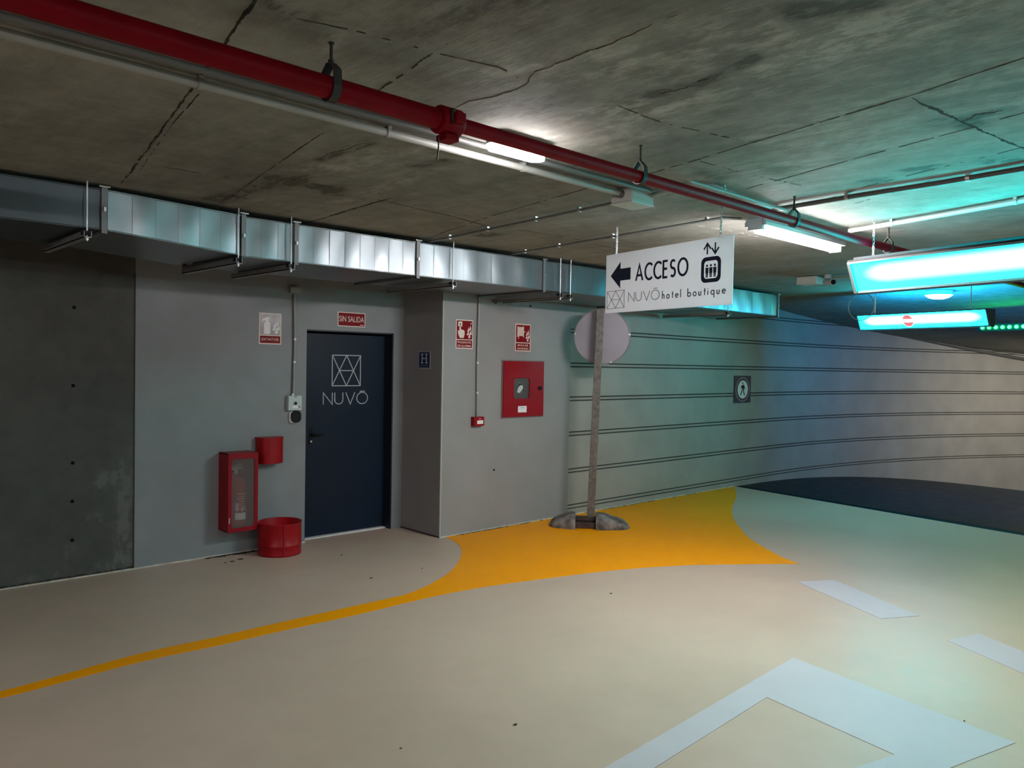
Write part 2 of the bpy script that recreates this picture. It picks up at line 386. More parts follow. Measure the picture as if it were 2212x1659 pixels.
# closing bar of the outline
floor_patch('white_triangle_marking', [Vector(o1), Vector(i1), IL, OL], m_white, .0025, 'white painted triangle side')
d1p = [fl(1722, 1257), fl(1802, 1253), fl(1985, 1331), fl(1902, 1337)]
d2a, d2b, d2c, d2d = fl(2046, 1384), fl(2115, 1369), fl(2212, 1398), fl(2212, 1448)
floor_patch('white_dash_marking', [Vector(p) for p in d1p], m_white, .0025, 'white painted dash')
L_ = (Vector(d1p[2]) - Vector(d1p[1])); L2_ = (Vector(d1p[3]) - Vector(d1p[0]))
floor_patch('white_dash_marking', [Vector(d2a), Vector(d2b), Vector(d2b) + L_, Vector(d2a) + L2_], m_white, .0025, 'white painted dash')
sp = MB()
for (x, y, r) in [(738, 1199, .012), (802, 1249, .014), (1113, 1566, .012), (1320, 1282, .012), (866, 1617, .006), (912, 1228, .008), (502, 1213, .02), (520, 1208, .025), (487, 1216, .012), (2083, 1558, .006)]:
    c = fl(x, y); sp.prism([(c[0] + r * (1 + .3 * math.sin(3 * a)) * math.cos(a), c[1] + r * .6 * math.sin(a)) for a in np.linspace(0, 2 * PI, 10)[:-1]], lambda u, v, d: (u, v, d), .0003, .003)
sp.build('floor_speck', m_joint, FLOOR)

# ------------------------------------------------------------------ CEILING
xs = np.arange(-1.5, 12.5, .035); ys = np.arange(-1.2, 7.26, .035)
ST = []
def st(px, wd, amp): ST.append(([ce(*p) for p in px], wd, amp))
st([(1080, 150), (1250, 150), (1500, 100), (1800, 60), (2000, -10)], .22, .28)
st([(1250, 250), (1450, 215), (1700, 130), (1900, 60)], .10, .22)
st([(1410, 205), (1500, 185), (1570, 158), (1630, 125)], .045, -.75)
st([(1740, 25), (1800, 12)], .07, -.6); st([(1850, 18), (1900, 8)], .05, -.5)
st([(610, 10), (640, 30), (690, 45)], .06, -.5); st([(650, 20), (720, 70), (700, 110)], .05, .3)
st([(600, 385), (645, 392)], .05, -.9); st([(705, 405), (725, 420)], .05, -1.0); st([(640, 398), (720, 408)], .06, -.6)
st([(470, 432), (505, 425)], .06, -.9); st([(520, 415), (590, 395), (660, 380)], .04, -.6)
st([(690, 345), (750, 325), (800, 308)], .035, -.4); st([(680, 370), (760, 350), (900, 330)], .13, .25)
st([(900, 358), (960, 348)], .05, -.5); st([(740, 440), (960, 350), (1180, 300)], .10, .18)
st([(1040, 508), (1065, 505)], .06, -1.0); st([(2080, 255), (2160, 240)], .04, -.7); st([(2020, 262), (2110, 270)], .05, -.7)
st([(1880, 393), (1900, 390)], .05, -.6); st([(1980, 365), (2000, 362)], .06, -.6); st([(2150, 350), (2190, 345)], .05, -.5)
st([(1160, 330), (1260, 355), (1400, 250)], .16, .2); st([(1100, 240), (1230, 200)], .12, -.22); st([(960, 60), (1080, 20)], .3, -.15)
st([(30, 60), (50, 130)], .04, .25); st([(1650, 300), (1900, 225), (2212, 140)], .12, .15); st([(1500, 400), (1800, 330), (2300, 180)], .35, .16); st([(1500, 210), (2000, 80)], .3, .12)  # last two broad strokes paint the lit sign's glow into the ceiling colour
def ceil_stain_glow(X, Y):
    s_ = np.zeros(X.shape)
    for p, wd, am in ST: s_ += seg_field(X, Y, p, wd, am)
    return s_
CEIL = struct(grid_surface('ceiling', xs, ys, lambda X, Y: (X, Y, np.where(X < 10.5, HC, HC - .085 * (X - 10.5))), m_ceil, ceil_stain_glow))
cb = MB()
def slab(x0, x1, y0, y1):
    cb.add([(x0, y0, zc(x0)), (x1, y0, zc(x1)), (x1, y1, zc(x1)), (x0, y1, zc(x0))], [(0, 1, 2, 3)])
X1, Y1 = xs[-1], ys[-1]
slab(-8, -1.5, -7, 7.4); slab(-1.5, 10.5, -7, -1.2); slab(10.5, X1, -7, -1.2); slab(X1, 25.6, -7, 7.4)
struct(cb.build('ceiling', m_ceil))
JR = random.Random(3)
def joint(px, wd=.012, jag=.25, m=m_joint, name='joint', gaps=.0, smooth=False, world=None, z=.0):
    P = [Vector(p) for p in (world or [ce(*q) for q in px])]
    if smooth: P = smooth_poly(P, 4)
    pts = []
    for a, b in zip(P[:-1], P[1:]):
        k = max(1, int((b - a).length / .013))
        for i in range(k): pts.append(a.lerp(b, i / k))
    pts.append(P[-1]); mb = MB(); prev = None; gap = 0; wk = 0.0; off_ = 0.0
    for i in range(len(pts)):
        d = (pts[min(i + 1, len(pts) - 1)] - pts[max(i - 1, 0)]).normalized(); nr = Vector((-d.y, d.x))
        e = min(1, min(i, len(pts) - 1 - i) / 10 + .15); wk = wk * .8 + (JR.random() - .5) * .9; h = wd * .72 * max(.12, .75 + wk * .55 + (JR.random() - .5) * .5) * e / 2; off_ = off_ * .85 + (JR.random() - .5) * wd * jag; off = off_
        c = pts[i] + nr * off; cur = (c + nr * h, c - nr * h)
        if gap > 0: gap -= 1; prev = None; continue
        if JR.random() < gaps: gap = JR.randint(1, 5)
        if prev:
            zz = [zc(p.x) - .0012 - z for p in (prev[0], prev[1], cur[1], cur[0])]
            q = [(p.x, p.y, k) for p, k in zip((prev[0], prev[1], cur[1], cur[0]), zz)]
            t = [(p[0], p[1], p[2] + .0010 + z) for p in q]
            mb.add(q + t, [(0, 1, 2, 3), (4, 7, 6, 5), (0, 4, 5, 1), (1, 5, 6, 2), (2, 6, 7, 3), (3, 7, 4, 0)])
        prev = cur
    o = mb.build(name, m, CEIL); return o
joint([(575, -30), (545, 12), (481, 100), (430, 170), (350, 280), (262, 398)], .016, gaps=.03)
joint([(440, 190), (370, 270), (300, 372)], .008, gaps=.12)
joint([(968, 93), (930, 118), (880, 152), (805, 205)], .016, gaps=.1)
joint([(700, 285), (640, 325), (550, 388), (490, 430)], .009, gaps=.05)
joint([(845, 428), (760, 452), (655, 484)], .026)
joint([(1290, 400), (1160, 438), (1050, 470), (930, 512)], .012, gaps=.06)
joint([(2260, 110), (2212, 125), (1970, 205), (1800, 255), (1395, 378)], .013, gaps=.03)
joint([(2240, 235), (2100, 275), (1850, 342), (1700, 384), (1560, 422)], .012, gaps=.08)
joint([(2250, 308), (2110, 343), (2030, 362), (1880, 400), (1780, 432)], .010, gaps=.15)
joint([(1968, 211), (2000, 228), (2090, 268), (2212, 322), (2260, 345)], .022)
joint([(1335, 228), (1390, 250), (1450, 270), (1520, 285), (1597, 303)], .014, gaps=.12)
joint([(640, 40), (700, 52), (780, 70), (870, 93), (960, 118), (1080, 145), (1120, 168)], .012, gaps=.2)
joint([(815, 430), (900, 450), (960, 463), (1060, 490)], .016)
joint([(1100, 492), (1250, 518), (1360, 545), (1480, 565)], .013, gaps=.2)
joint([(325, 357), (390, 366), (450, 378), (550, 390)], .012, gaps=.15)
joint([(1440, 330), (1500, 345), (1600, 372), (1750, 405)], .008, gaps=.3)
joint([(2010, 390), (1950, 410), (1880, 430), (1830, 445)], .010, gaps=.2)
joint([(985, 232), (1005, 217), (1040, 212), (1068, 206), (1100, 195), (1135, 182), (1141, 168), (1160, 154), (1190, 146), (1230, 126), (1270, 112), (1310, 96), (1350, 78), (1402, 54)], .010, .9, name='crack')
joint([(1402, 54), (1430, 40), (1460, 30)], .006, .9, name='crack', gaps=.3)
joint([(690, 345), (705, 332), (750, 322), (770, 312), (795, 308)], .010, .9, name='crack')
joint([(1425, 203), (1480, 190), (1530, 170), (1570, 158)], .014, .9, name='crack', gaps=.25)
joint([(2075, 262), (2110, 248), (2165, 238)], .03, .6, name='crack')
joint([(1505, 487), (1550, 494), (1600, 503), (1640, 512)], .012, .6, m_jointl, gaps=.25)
joint([(590, 392), (640, 388), (690, 400), (735, 412)], .022, .9, name='crack', gaps=.25)
joint([(470, 436), (505, 424), (560, 418)], .02, .9, name='crack', gaps=.2)

# ------------------------------------------------------------------ WALLS
m_wallbase = m_wall
# left raw concrete wall with a smear of filler beside the seam
SEAM = at(290, 1000, 1, YL).x
gx = np.arange(-8, SEAM + .001, .05); gx[-1] = SEAM; gz = np.arange(-.02, 2.99, .04)
WS = []
def ws(px, wd, amp): WS.append(([(at(x, y, 1, YL).x, at(x, y, 1, YL).z) for x, y in px], wd, amp))
ws([(268, 1020), (270, 1070), (268, 1120), (268, 1180), (262, 1250)], .05, .95); ws([(278, 975), (274, 1010)], .04, .5)
ws([(216, 1040), (236, 1042)], .06, .6); ws([(200, 1115), (225, 1135)], .03, .35); ws([(155, 1180), (152, 1215)], .025, .35)
ws([(60, 1250), (280, 1215)], .04, .25); ws([(270, 1225), (288, 1225)], .04, .3)
def wstain(X, Z):
    s_ = np.zeros(X.shape)
    for p, wd, am in WS: s_ += seg_field(X, Z, p, wd, am)
    return s_
WL = struct(grid_surface('wall_left', gx, gz, lambda X, Z: (X, np.full(X.shape, YL), Z), m_raw, wstain))
def holes(pts, plane, parent, r=.011):
    mb = MB()
    for (x, y) in pts:
        p = at(x, y, 1, plane); mb.prism(disc(p.x, p.z, r, 12), FLAT, -plane + .001, -plane - .004)
    return mb.build('tie_hole', m_void, parent)
holes([(160, 664), (158, 833), (157, 1000), (156, 1083), (156, 1167)], YL, WL, .014)
# painted door wall, in one mesh around the opening
DX0 = at(659.5, 950, 1, YL).x; DX1 = at(847, 950, 1, YL).x; DZ = at(662, 711, 1, YL).z; PX = 4.76
wm = MB()
wm.box((SEAM, YL - .004, -.02), (DX0, YL + .3, 2.97)); wm.box((DX1, YL - .004, -.02), (PX, YL + .3, 2.97)); wm.box((DX0, YL - .004, DZ), (DX1, YL + .3, 2.97))
WM = struct(wm.build('wall_middle', m_wall))
sm_ = MB(); sm_.box((SEAM - .006, YL - .006, 0), (SEAM + .002, YL - .0045, 2.4)); sm_.build('seam_line', m_dark, WM)
wr = MB(); wr.box((PX, YR, -.02), (6.61, YL + .3, 2.97)); WR = struct(wr.build('wall_right', m_wallr))
holes([(1071, 654), (1146, 661), (1067, 1015)], YR, WR, .012)
tb = MB(); tb.box((PX - .004, YR - .004, 0.0), (PX + .012, YR + .012, at(957, 650, 1, YR).z)); struct(tb.build('trim_1', mat('corner_bead', (.36, .36, .34), .5)))
# curved board-marked wall: one profile with double grooves swept along the path
gh = [at(1225, y, 1, YR).z for y in (640, 714, 788, 862, 938, 1018, 1096)]
prof = [(-2.4, 0)]
for z in sorted(gh):
    for dz in (-.020, .020):
        prof += [(z + dz - .009, 0), (z + dz - .006, .016), (z + dz + .006, .016), (z + dz + .009, 0)]
prof.append((3.1, 0))
RC = 14.0; XA = 11.2
path = [(x, YR, 0.0) for x in np.linspace(6.61, XA, 14)]
for a in np.linspace(0, 92, 90)[1:]:
    r = math.radians(a); path.append((XA + RC * math.sin(r), YR - RC + RC * math.cos(r), r))
cv = MB(); vs = []; K = len(prof)
for (x, y, r) in path:
    nx, ny = math.sin(r), math.cos(r)
    for z, d in prof: vs.append((x + nx * d, y + ny * d, z))
for k in range(K - 1):
    o_ = len(cv.v); cv.add(vs if k == 0 else [], [], 0)
    for i in range(len(path) - 1): cv.f.append([i * K + k, (i + 1) * K + k, (i + 1) * K + k + 1, i * K + k + 1]); cv.m.append(1 if prof[k][1] > 0 and prof[k + 1][1] > 0 else 0); cv.sm.append(False)
WC = struct(cv.build('wall_curved', [m_curve, mat('groove_dark', (.07, .07, .065), .9, spec=.1)]))  # groove bottoms get a darker colour than the wall
def on_curve(X): # a point of the curved wall at X with its angle
    if X < XA: return (X, YR, 0)
    r = math.asin((X - XA) / RC); return (X, YR - RC + RC * math.cos(r), r)
def curve_hit(x, y):
    d = ray(x, y); t = 4.0
    while t < 30:
        p = CAM + d * t
        if p.x < XA: hit = p.y > YR
        else: hit = math.hypot(p.x - XA, p.y - (YR - RC)) > RC
        if hit: break
        t += .01
    return p, (0 if p.x < XA else math.asin(min(1, (p.x - XA) / RC)))
hm = MB()
for (x, y) in [(1385, 985), (1498, 973), (1590, 963), (1671, 957), (1746, 950), (1807, 945), (1880, 931), (1970, 925), (2069, 922), (2183, 922), (1972, 784), (2074, 786), (2183, 789), (1970, 996), (2065, 993), (2182, 996), (1878, 1005), (1506, 655)]:
    p, r = curve_hit(x, y); nx, ny = math.sin(r), math.cos(r); tx, ty = math.cos(r), -math.sin(r)
    hm.prism(disc(0, 0, .013, 10), lambda u, v, d: (p.x + tx * u - nx * d, p.y + ty * u - ny * d, p.z + v), -.012, .001)
hm.build('tie_hole', m_void, WC)
# pale coating turned up at the foot of the walls
def foot(name, x0, x1, Y, h=.012): 
    b = MB(); b.box((x0, Y - .012, 0), (x1, Y, h)); return struct(b.build(name, m_trim))
foot('baseboard_left', -8, SEAM, YL, .010); foot('baseboard_middle', SEAM, DX0, YL - .004); foot('baseboard_right', PX, 10.15, YR)
fs_ = MB(); fs_.box((PX - .008, YR, 0), (PX, YL, .010)); struct(fs_.build('baseboard_pillar', m_dark))
def grime(x0, x1, Y, wd, gaps, wall=False):
    mb = MB(); x = x0; prev = None; gap = 0
    while x < x1:
        w_ = wd * (.3 + JR.random()); cur = (x, w_)
        if gap > 0: gap -= 1; prev = None
        else:
            if JR.random() < gaps: gap = JR.randint(2, 7); w_ *= .3; cur = (x, w_)
            if prev:
                f = (lambda X, W, k: (X, Y - .001 - k, .0105 + W)) if wall else (lambda X, W, k: (X, Y - W, .0026 + k))
                q = [f(prev[0], 0, .0008), f(x, 0, .0008), f(x, w_, .0008), f(prev[0], prev[1], .0008)]; t_ = [f(prev[0], 0, 0), f(x, 0, 0), f(x, w_, 0), f(prev[0], prev[1], 0)]
                mb.add(q + t_, [(0, 1, 2, 3), (4, 7, 6, 5), (0, 4, 5, 1), (1, 5, 6, 2), (2, 6, 7, 3), (3, 7, 4, 0)])
            prev = cur
        x += .02
    return mb.build('foot_grime', m_joint, FLOOR)
grime(4.95, 6.2, YR - .012, .022, .10); grime(6.9, 9.3, YR - .012, .018, .06); grime(-.5, 2.9, YL, .014, .04, True); grime(2.7, 3.3, YL - .016, .05, .03)

# rear and side walls that close the hall behind the camera
rb = MB(); rb.box((-8, -7.2, -2.5), (25.6, -7, 3)); struct(rb.build('wall_rear', m_wall))
lb = MB(); lb.box((-8.2, -7, -.1), (-8, 7.2, 3)); struct(lb.build('wall_side', m_wall))

# ------------------------------------------------------------------ DOOR
D = struct(bpy.data.objects.new('door_1', None)); S.collection.objects.link(D); D.location = (DX0, YL, 0); D.rotation_euler = (0, 0, 0)
DW = DX1 - DX0; REC = .13
b = MB(); b.box((.002, REC, .012), (DW - .002, REC + .045, DZ - .03)); leaf = b.build('leaf', m_navy, D, .003)
b = MB(); b.box((0.0, .002, 0), (.006, REC + .05, DZ)); b.box((DW - .012, .002, 0), (DW, REC + .05, DZ)); b.box((0, .002, DZ - .012), (DW, REC + .05, DZ))
b.build('frame', m_navyd, D)
b = MB(); b.box((0, REC - .05, 0.0), (DW, REC + .04, .010)); b.build('threshold', m_label, D)
def dloc(x, y): p = at(x, y, 1, YL + REC); return (p.x - DX0, p.z)
# hotel emblem: rectangle crossed by thin lines, and the lettering below
(ax_, az_), (bx_, bz_) = dloc(718, 767), dloc(778, 833)
cxm = (ax_ + bx_) / 2; qz = (az_ + bz_) / 2; q1 = ax_ + (bx_ - ax_) * .27; q2 = ax_ + (bx_ - ax_) * .74
FD = lambda u, v, d: (u, REC - d, v)
emb = [[(ax_, az_), (bx_, az_), (bx_, bz_), (ax_, bz_), (ax_, az_)], [(ax_, az_), (cxm, bz_), (bx_, az_)], [(ax_, bz_), (cxm, az_), (bx_, bz_)], [(q1, qz), (q2, qz)]]
b = strokes(MB(), emb, .0085, .0002, .0022, FD); b.build('emblem', m_line, leaf)
(lx, lz), (rx_, rz_) = dloc(698, 874), dloc(795, 848)
b = write(MB(), 'NUVO', lx, lz, (dloc(745, 849)[1] - dloc(745, 874)[1]), .0085, .0002, .0022, .14, FD, fit=rx_ - lx)
ox0, oz0 = dloc(777, 845); ox1, _ = dloc(788, 845); strokes(b, [[(ox0, oz0), (ox1, oz0)]], .0085, .0002, .0022, FD)
b.build('lettering', m_line, leaf)
hx, hz = dloc(671, 938)
b = MB(); b.box((hx - .02, REC - .006, hz - .10), (hx + .02, REC, hz + .06)); pl = b.build('handle_plate', m_black, leaf, .003)
b = MB(); b.tube([(hx, REC, hz), (hx, REC - .045, hz), (hx + .03, REC - .055, hz), (hx + .11, REC - .055, hz)], .010, 10); b.build('door_handle', m_black, leaf)
b = MB(); b.tube([(hx, REC - .002, hz - .07), (hx, REC - .014, hz - .07)], .010, 14); b.build('lock_cylinder', m_steel, leaf)

# ------------------------------------------------------------------ DUCT
DU = thing('ventilation_duct', (1.6, 4.9, 2.40), 'galvanised rectangular ventilation duct hung below ceiling along wall', 'duct')
inv = Vector((-1.6, -4.9, -2.40))
ZB, ZT = 2.408, 2.680
def dsect(a, b_, wid=.88, name='duct_section', panels=4, zb=ZB, zt=ZT, mt=None, zb1=None, zt1=None):
    zb1 = zb if zb1 is None else zb1; zt1 = zt if zt1 is None else zt1
    """sheet section from a to b (front-edge points x, y) with slightly bulged panels and standing seams"""
    a, b_ = Vector(a), Vector(b_); d = (b_ - a); L = d.length; d.normalize(); n = Vector((d.y, -d.x))   # n towards the camera side (-y)
    if n.y > 0: n = -n
    mb = MB()
    def P(s_, o, z):
        q = a + d * s_ - n * o; k = s_ / L; v = (z - zb) / (zt - zb); lo_, hi_ = zb + (zb1 - zb) * k, zt + (zt1 - zt) * k
        return Vector((q.x, q.y, lo_ + v * (hi_ - lo_))) + inv
    for i in range(panels):
        s0 = L * i / panels + .002; s1 = L * (i + 1) / panels - .002; NU, NV = 6, 4; vs = []
        tilt = (JR.random() - .5) * .006; tz = (JR.random() - .5) * .005
        for iu in range(NU + 1):
            for iv in range(NV + 1):
                u, v = iu / NU, iv / NV
                bul = .004 * (1 - (2 * u - 1) ** 2) * (1 - (2 * v - 1) ** 2) * (1 if i % 2 else -.7) + tilt * (u - .5) + tz * (v - .5)
                vs.append(P(s0 + (s1 - s0) * u, -bul - .002, zb + .004 + (zt - zb - .008) * v))
        mb.add(vs, [(iu * (NV + 1) + iv, (iu + 1) * (NV + 1) + iv, (iu + 1) * (NV + 1) + iv + 1, iu * (NV + 1) + iv + 1) for iu in range(NU) for iv in range(NV)], 0, True)
        if i: mb.add([P(s0 - .004, -.003, zb + .005), P(s0, -.003, zb + .005), P(s0, -.003, zt - .005), P(s0 - .004, -.003, zt - .005)], [(0, 1, 2, 3)], 1)
    c = [P(0, .003, zb), P(L, .003, zb), P(L, wid, zb), P(0, wid, zb), P(0, .003, zt), P(L, .003, zt), P(L, wid, zt), P(0, wid, zt)]
    mb.add(c, [(0, 1, 2, 3), (4, 5, 6, 7), (0, 1, 5, 4), (1, 2, 6, 5), (2, 3, 7, 6), (3, 0, 4, 7)], 0)
    # folded edges along top and bottom of the front
    for z in (zb + .004, zt - .004):
        mb.tube([P(0, -.004, z), P(L, -.004, z)], .005, 8, 0)
    return mb.build(name, [mt or m_galv, m_flange], DU)
def flange(pt, d, wid=.88, zb=ZB, zt=ZT):
    pt = Vector(pt); d = Vector(d).normalized(); n = Vector((d.y, -d.x)); n = -n if n.y > 0 else n
    mb = MB()
    for z0, z1 in ((zb - .018, zb), (zt, zt + .018)):
        q = pt - n * (wid / 2 - .0); c = Vector((q.x, q.y, (z0 + z1) / 2)) + inv
        mb.obox(c, (d * .016).to_3d(), (n * (wid / 2 + .018)).to_3d(), (0, 0, (z1 - z0) / 2))
    for s_ in (-.009, wid + .009):
        q = pt - n * s_; c = Vector((q.x, q.y, (zb + zt) / 2)) + inv
        mb.obox(c, (d * .016).to_3d(), (n * .009).to_3d(), (0, 0, (zt - zb) / 2 + .018))
    o = mb.build('flange', m_flange, DU)
    q = pt + n * .02; q2 = Vector((q.x, q.y, zt + .012)) + inv
    MB().tube([q2 - d.to_3d() * .03, q2 + d.to_3d() * .03], .006, 8).build('flange_bolt', m_steel, o)
    q2 = Vector((q.x, q.y, (zb + zt) / 2)) + inv; MB().obox(q2, (d * .006).to_3d(), (n * .008).to_3d(), (0, 0, .012)).build('flange_clamp', m_steel, o)
# front-edge x positions read from the bottom edge, front plane steps back at the angled second section
def dx(x, y, Y=5.1): return at(x, y, 1, Y).x
X0 = at(228, 450, 1, 4.98).x; X1d = at(524, 520, 1, 5.07).x
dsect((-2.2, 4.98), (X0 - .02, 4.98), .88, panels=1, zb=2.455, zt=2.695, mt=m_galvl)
flange((X0 - .01, 4.98), (1, 0), zb=2.455, zt=2.695)
dsect((X0 + .01, 4.98), (X1d - .02, 5.065), .88, panels=6, zb=2.455, zt=2.695, zb1=ZB, zt1=ZT)
flange((X1d, 5.07), (1, .05))
xs4 = [X1d + .02, dx(641, 530), dx(903, 560), dx(1175, 597), dx(1430, 620), 9.55]
Y5 = 5.10
for i in range(len(xs4) - 1):
    dsect((xs4[i], Y5), (xs4[i + 1] - .02, Y5), .88, panels=[3, 8, 9, 8, 16][i]); 
    if i: flange((xs4[i] - .01, Y5), (1, 0))
flange((9.54, Y5), (1, 0))
def trapeze(x, yf, wid=.9, ZB=ZB):
    mb = MB(); mb.box((x - .02, yf - .05, ZB - .058), (x + .02, yf + wid, ZB - .052)); mb.box((x - .02, yf - .05, ZB - .058), (x - .017, yf + wid, ZB - .02)); mb.box((x + .017, yf - .05, ZB - .058), (x + .02, yf + wid, ZB - .02))
    for i, v in enumerate(mb.v): mb.v[i] = tuple(Vector(v) + inv)
    o = mb.build('support_strut', m_galvd, DU)
    r = MB(); p0 = Vector((x, yf - .03, ZB - .075)) + inv; r.tube([p0, (p0.x, p0.y, HC + inv.z)], .0045, 8); r.tube([p0 + Vector((0, 0, .005)), p0 + Vector((0, 0, .018))], .010, 6)
    r.build('hanger_rod', m_steel, DU)
    bkn = MB(); c = Vector((x, yf - .025, ZB - .030)) + inv; bkn.obox(c, (.028, 0, 0), (0, .012, 0), (0, 0, .012)); bkn.build('rubber_pad', m_black, DU)
trapeze(at(188, 470, 1, 4.95).x, 4.98, ZB=2.455)
trapeze(at(524, 560, 1, 5.05).x - .03, 5.08)
for q in (624, 974, 1206, 1228): trapeze(dx(q, 580), Y5)
trapeze(8.3, Y5)

# ------------------------------------------------------------------ PIPES AND CONDUITS
YP, ZP = 2.215, 2.578
def px_on(x, y, z=ZP): return at(x, y, 2, z)
xc_ = px_on(965, 264).x
RP = thing('sprinkler_pipe', (xc_, YP, ZP), 'red steel sprinkler pipe running below the concrete ceiling', 'pipe')
b = MB(); b.tube([(-7.9 - xc_, 0, 0), (0, 0, 0)], .036, 24); b.build('wide_pipe', m_red, RP)
b = MB(); b.tube([(0, 0, 0), (3.0, 0, 0), (7.6, -.02, .01), (7.7, -.02, .04), (7.73, -.02, HC - ZP)], .027, 24); b.build('narrow_pipe', m_red, RP)
b = MB(); b.tube([(-.05, 0, 0), (-.045, 0, 0), (.045, 0, 0), (.05, 0, 0)], [.041, .050, .050, .041], 24)
b.obox((0, 0, -.06), (.03, 0, 0), (0, .03, 0), (0, 0, .012)); b.obox((0, -.055, .0), (.022, 0, 0), (0, .022, 0), (0, 0, .018)); b.obox((0, .055, .0), (.022, 0, 0), (0, .022, 0), (0, 0, .018))
CPL = b.build('coupling', m_red, RP, .004)
b = MB(); b.tube([(-.02, -.055, .0), (-.02, -.055, -.02), (-.02, -.055, .03)], .008, 8); b.build('coupling_bolt', m_dark, CPL)
b = MB(); b.tube([(-.04, 0, -.06), (-.04, .0, -.10), (-.03, .02, -.135)], .003, 6); b.build('wire', m_dark, RP)
def hanger(px, label, r, zt=HC):
    X = px_on(*px).x
    t = thing('pipe_hanger', (X, YP, zt), label, 'pipe hanger', group='hangers of the red pipe')
    rd = MB(); rd.tube([(0, 0, 0), (0, 0, -(zt - ZP) + r + .035)], .0055, 8); rd.tube([(0, 0, 0), (0, 0, -.003)], .010, 12); rd.build('rod', m_dark, t)
    cl = MB(); zc_ = -(zt - ZP)
    pts = [(0, y, zc_ + z) for (y, z) in [(-.006, r + .040), (-r - .002, r + .014), (-r - .006, 0)] + [((r + .006) * math.cos(math.radians(a)), (r + .006) * math.sin(math.radians(a))) for a in range(195, 350, 15)] + [(r + .006, 0), (r + .002, r + .014), (.006, r + .040)]]
    for a, c in zip(pts[:-1], pts[1:]):
        a, c = Vector(a), Vector(c); m_ = (a + c) / 2; d = (c - a) / 2; nn = d.cross(Vector((1, 0, 0))).normalized() * .0025
        cl.obox(m_, (.014, 0, 0), d * 1.06, nn)
    cl.build('clevis', m_dark, t); nt_ = MB(); nt_.tube([(0, 0, zc_ + r + .038), (0, 0, zc_ + r + .052)], .010, 6); nt_.build('nut', m_dark, t)
hanger((716, 190), 'dark clevis hanger on the red pipe, left of the pipe coupling', .036)
hanger((1383, 382), 'dark clevis hanger on the red pipe, above the hanging white sign', .027)
hanger((1737, 475), 'dark clevis hanger on the red pipe, above the glowing tube light', .027)
hanger((1965, 532), 'dark clevis hanger on the red pipe, just above the large lit turquoise sign', .027)
hanger((-420, -60), 'dark clevis hanger on the red pipe, behind the view on the left', .036)
def conduit(name, pts, r, label, m=m_pvc, clips=(), cl=.0, drop=.0, cat='conduit', group=None, parts=True):
    pts = [Vector(p) for p in pts]; o0 = pts[0]
    t = thing(name, o0, label, cat, group=group)
    b = MB(); b.tube([p - o0 for p in pts], r, 12); b.build('tube', m, t)
    for c in clips:
        L = [(a, b2) for a, b2 in zip(pts[:-1], pts[1:])]; tot = sum((b2 - a).length for a, b2 in L) * c
        for a, b2 in L:
            if tot <= (b2 - a).length: break
            tot -= (b2 - a).length
        d = (b2 - a).normalized(); p = a + d * tot - o0
        cb_ = MB(); cb_.tube([p - d * .010, p + d * .010], r + .003, 12)
        up = Vector((0, 0, 1)) if abs(d.z) < .5 else Vector((0, 1, 0))
        cb_.obox(p + up * (r + .004), d * .009, d.cross(up) * (r * .7 + .004), up * .006); cb_.build('clip', m if r > .0145 else m_steel, t)
    return t
ZR = 2.690
yl_ = [at(x, y, 2, ZR) for x, y in ((400, 146), (700, 234), (940, 305), (1181, 370), (1349, 421))]
YCN = sum(p.y for p in yl_[1:4]) / 3
JB = at(1366, 432, 2, 2.67)
conduit('conduit', [(-7.9, YCN, ZR), (JB.x - .08, JB.y, ZR)], .017, 'pale grey conduit running beside the red pipe to the junction box', clips=(.53, .62, .665, .72, .79, .86, .93))
conduit('shade_strip', [(-7.9, YCN - .06, 2.70), (JB.x, YCN - .06, 2.70)], .013, 'thin dark strip for the shade between the red pipe and the pale conduit', m_pvcd, cat='cable')  # dark tube stands in for the shade beside the pale conduit
t = thing('junction_box', (JB.x, JB.y, 2.643), 'pale square junction box where ceiling conduits meet', 'junction box')
b = MB(); b.box((-.10, -.075, 0), (.10, .075, .075)); b.build('box', m_box, t, .006)
b = MB(); b.box((-.105, -.08, -.008), (.105, .08, 0)); b.build('lid', m_box, t, .004)
for q0, q1, r_ in (((-.13, 0, .045), (-.10, 0, .045), .024), ((.10, -.02, .045), (.13, -.02, .045), .018), ((-.02, .075, .045), (-.02, .10, .045), .018)): MB().tube([q0, q1], r_, 14).build('cable_gland', m_pvcd, t)
def cp(x, y, r=.012): p = at(x, y, 2, HC - r - .004); return (p.x, p.y, HC - r - .011)
conduit('conduit', [cp(905, 525), cp(1120, 480), cp(1335, 434)], .010, 'thin steel conduit from the duct to the junction box', m_galvd, clips=(.2, .42, .66, .85))
conduit('conduit', [cp(1090, 550), cp(1330, 508), cp(1562, 468), cp(1600, 470)], .010, 'thin steel conduit crossing the ceiling behind the hanging white sign', m_galvd, clips=(.12, .30, .55, .9))
conduit('conduit', [cp(1395, 424), cp(1440, 410), cp(1500, 396), cp(1540, 398), cp(1662, 446)], .014, 'grey conduit bending round behind the red pipe beyond junction box', m_pvc, clips=(.5,))
conduit('conduit', [(px_on(1418, 405, 2.66).x, YP + .08, 2.66), (px_on(1600, 468, 2.66).x, YP + .08, 2.66)], .009, 'short grey conduit just below the red pipe by the tube light', m_pvc)
conduit('conduit', [cp(1672, 450), cp(1850, 420), cp(2030, 392), cp(2212, 361), cp(2330, 340)], .014, 'dark conduit crossing the turquoise-lit ceiling at the right', m_pvcd, clips=(.3, .7))
conduit('conduit', [cp(1835, 496, .016), cp(2000, 468, .016), cp(2212, 430, .016), cp(2350, 404, .016)], .016, 'white conduit crossing the ceiling above the large lit sign', mat('white_pvc', (.36, .36, .35), .45), clips=(.22, .75))

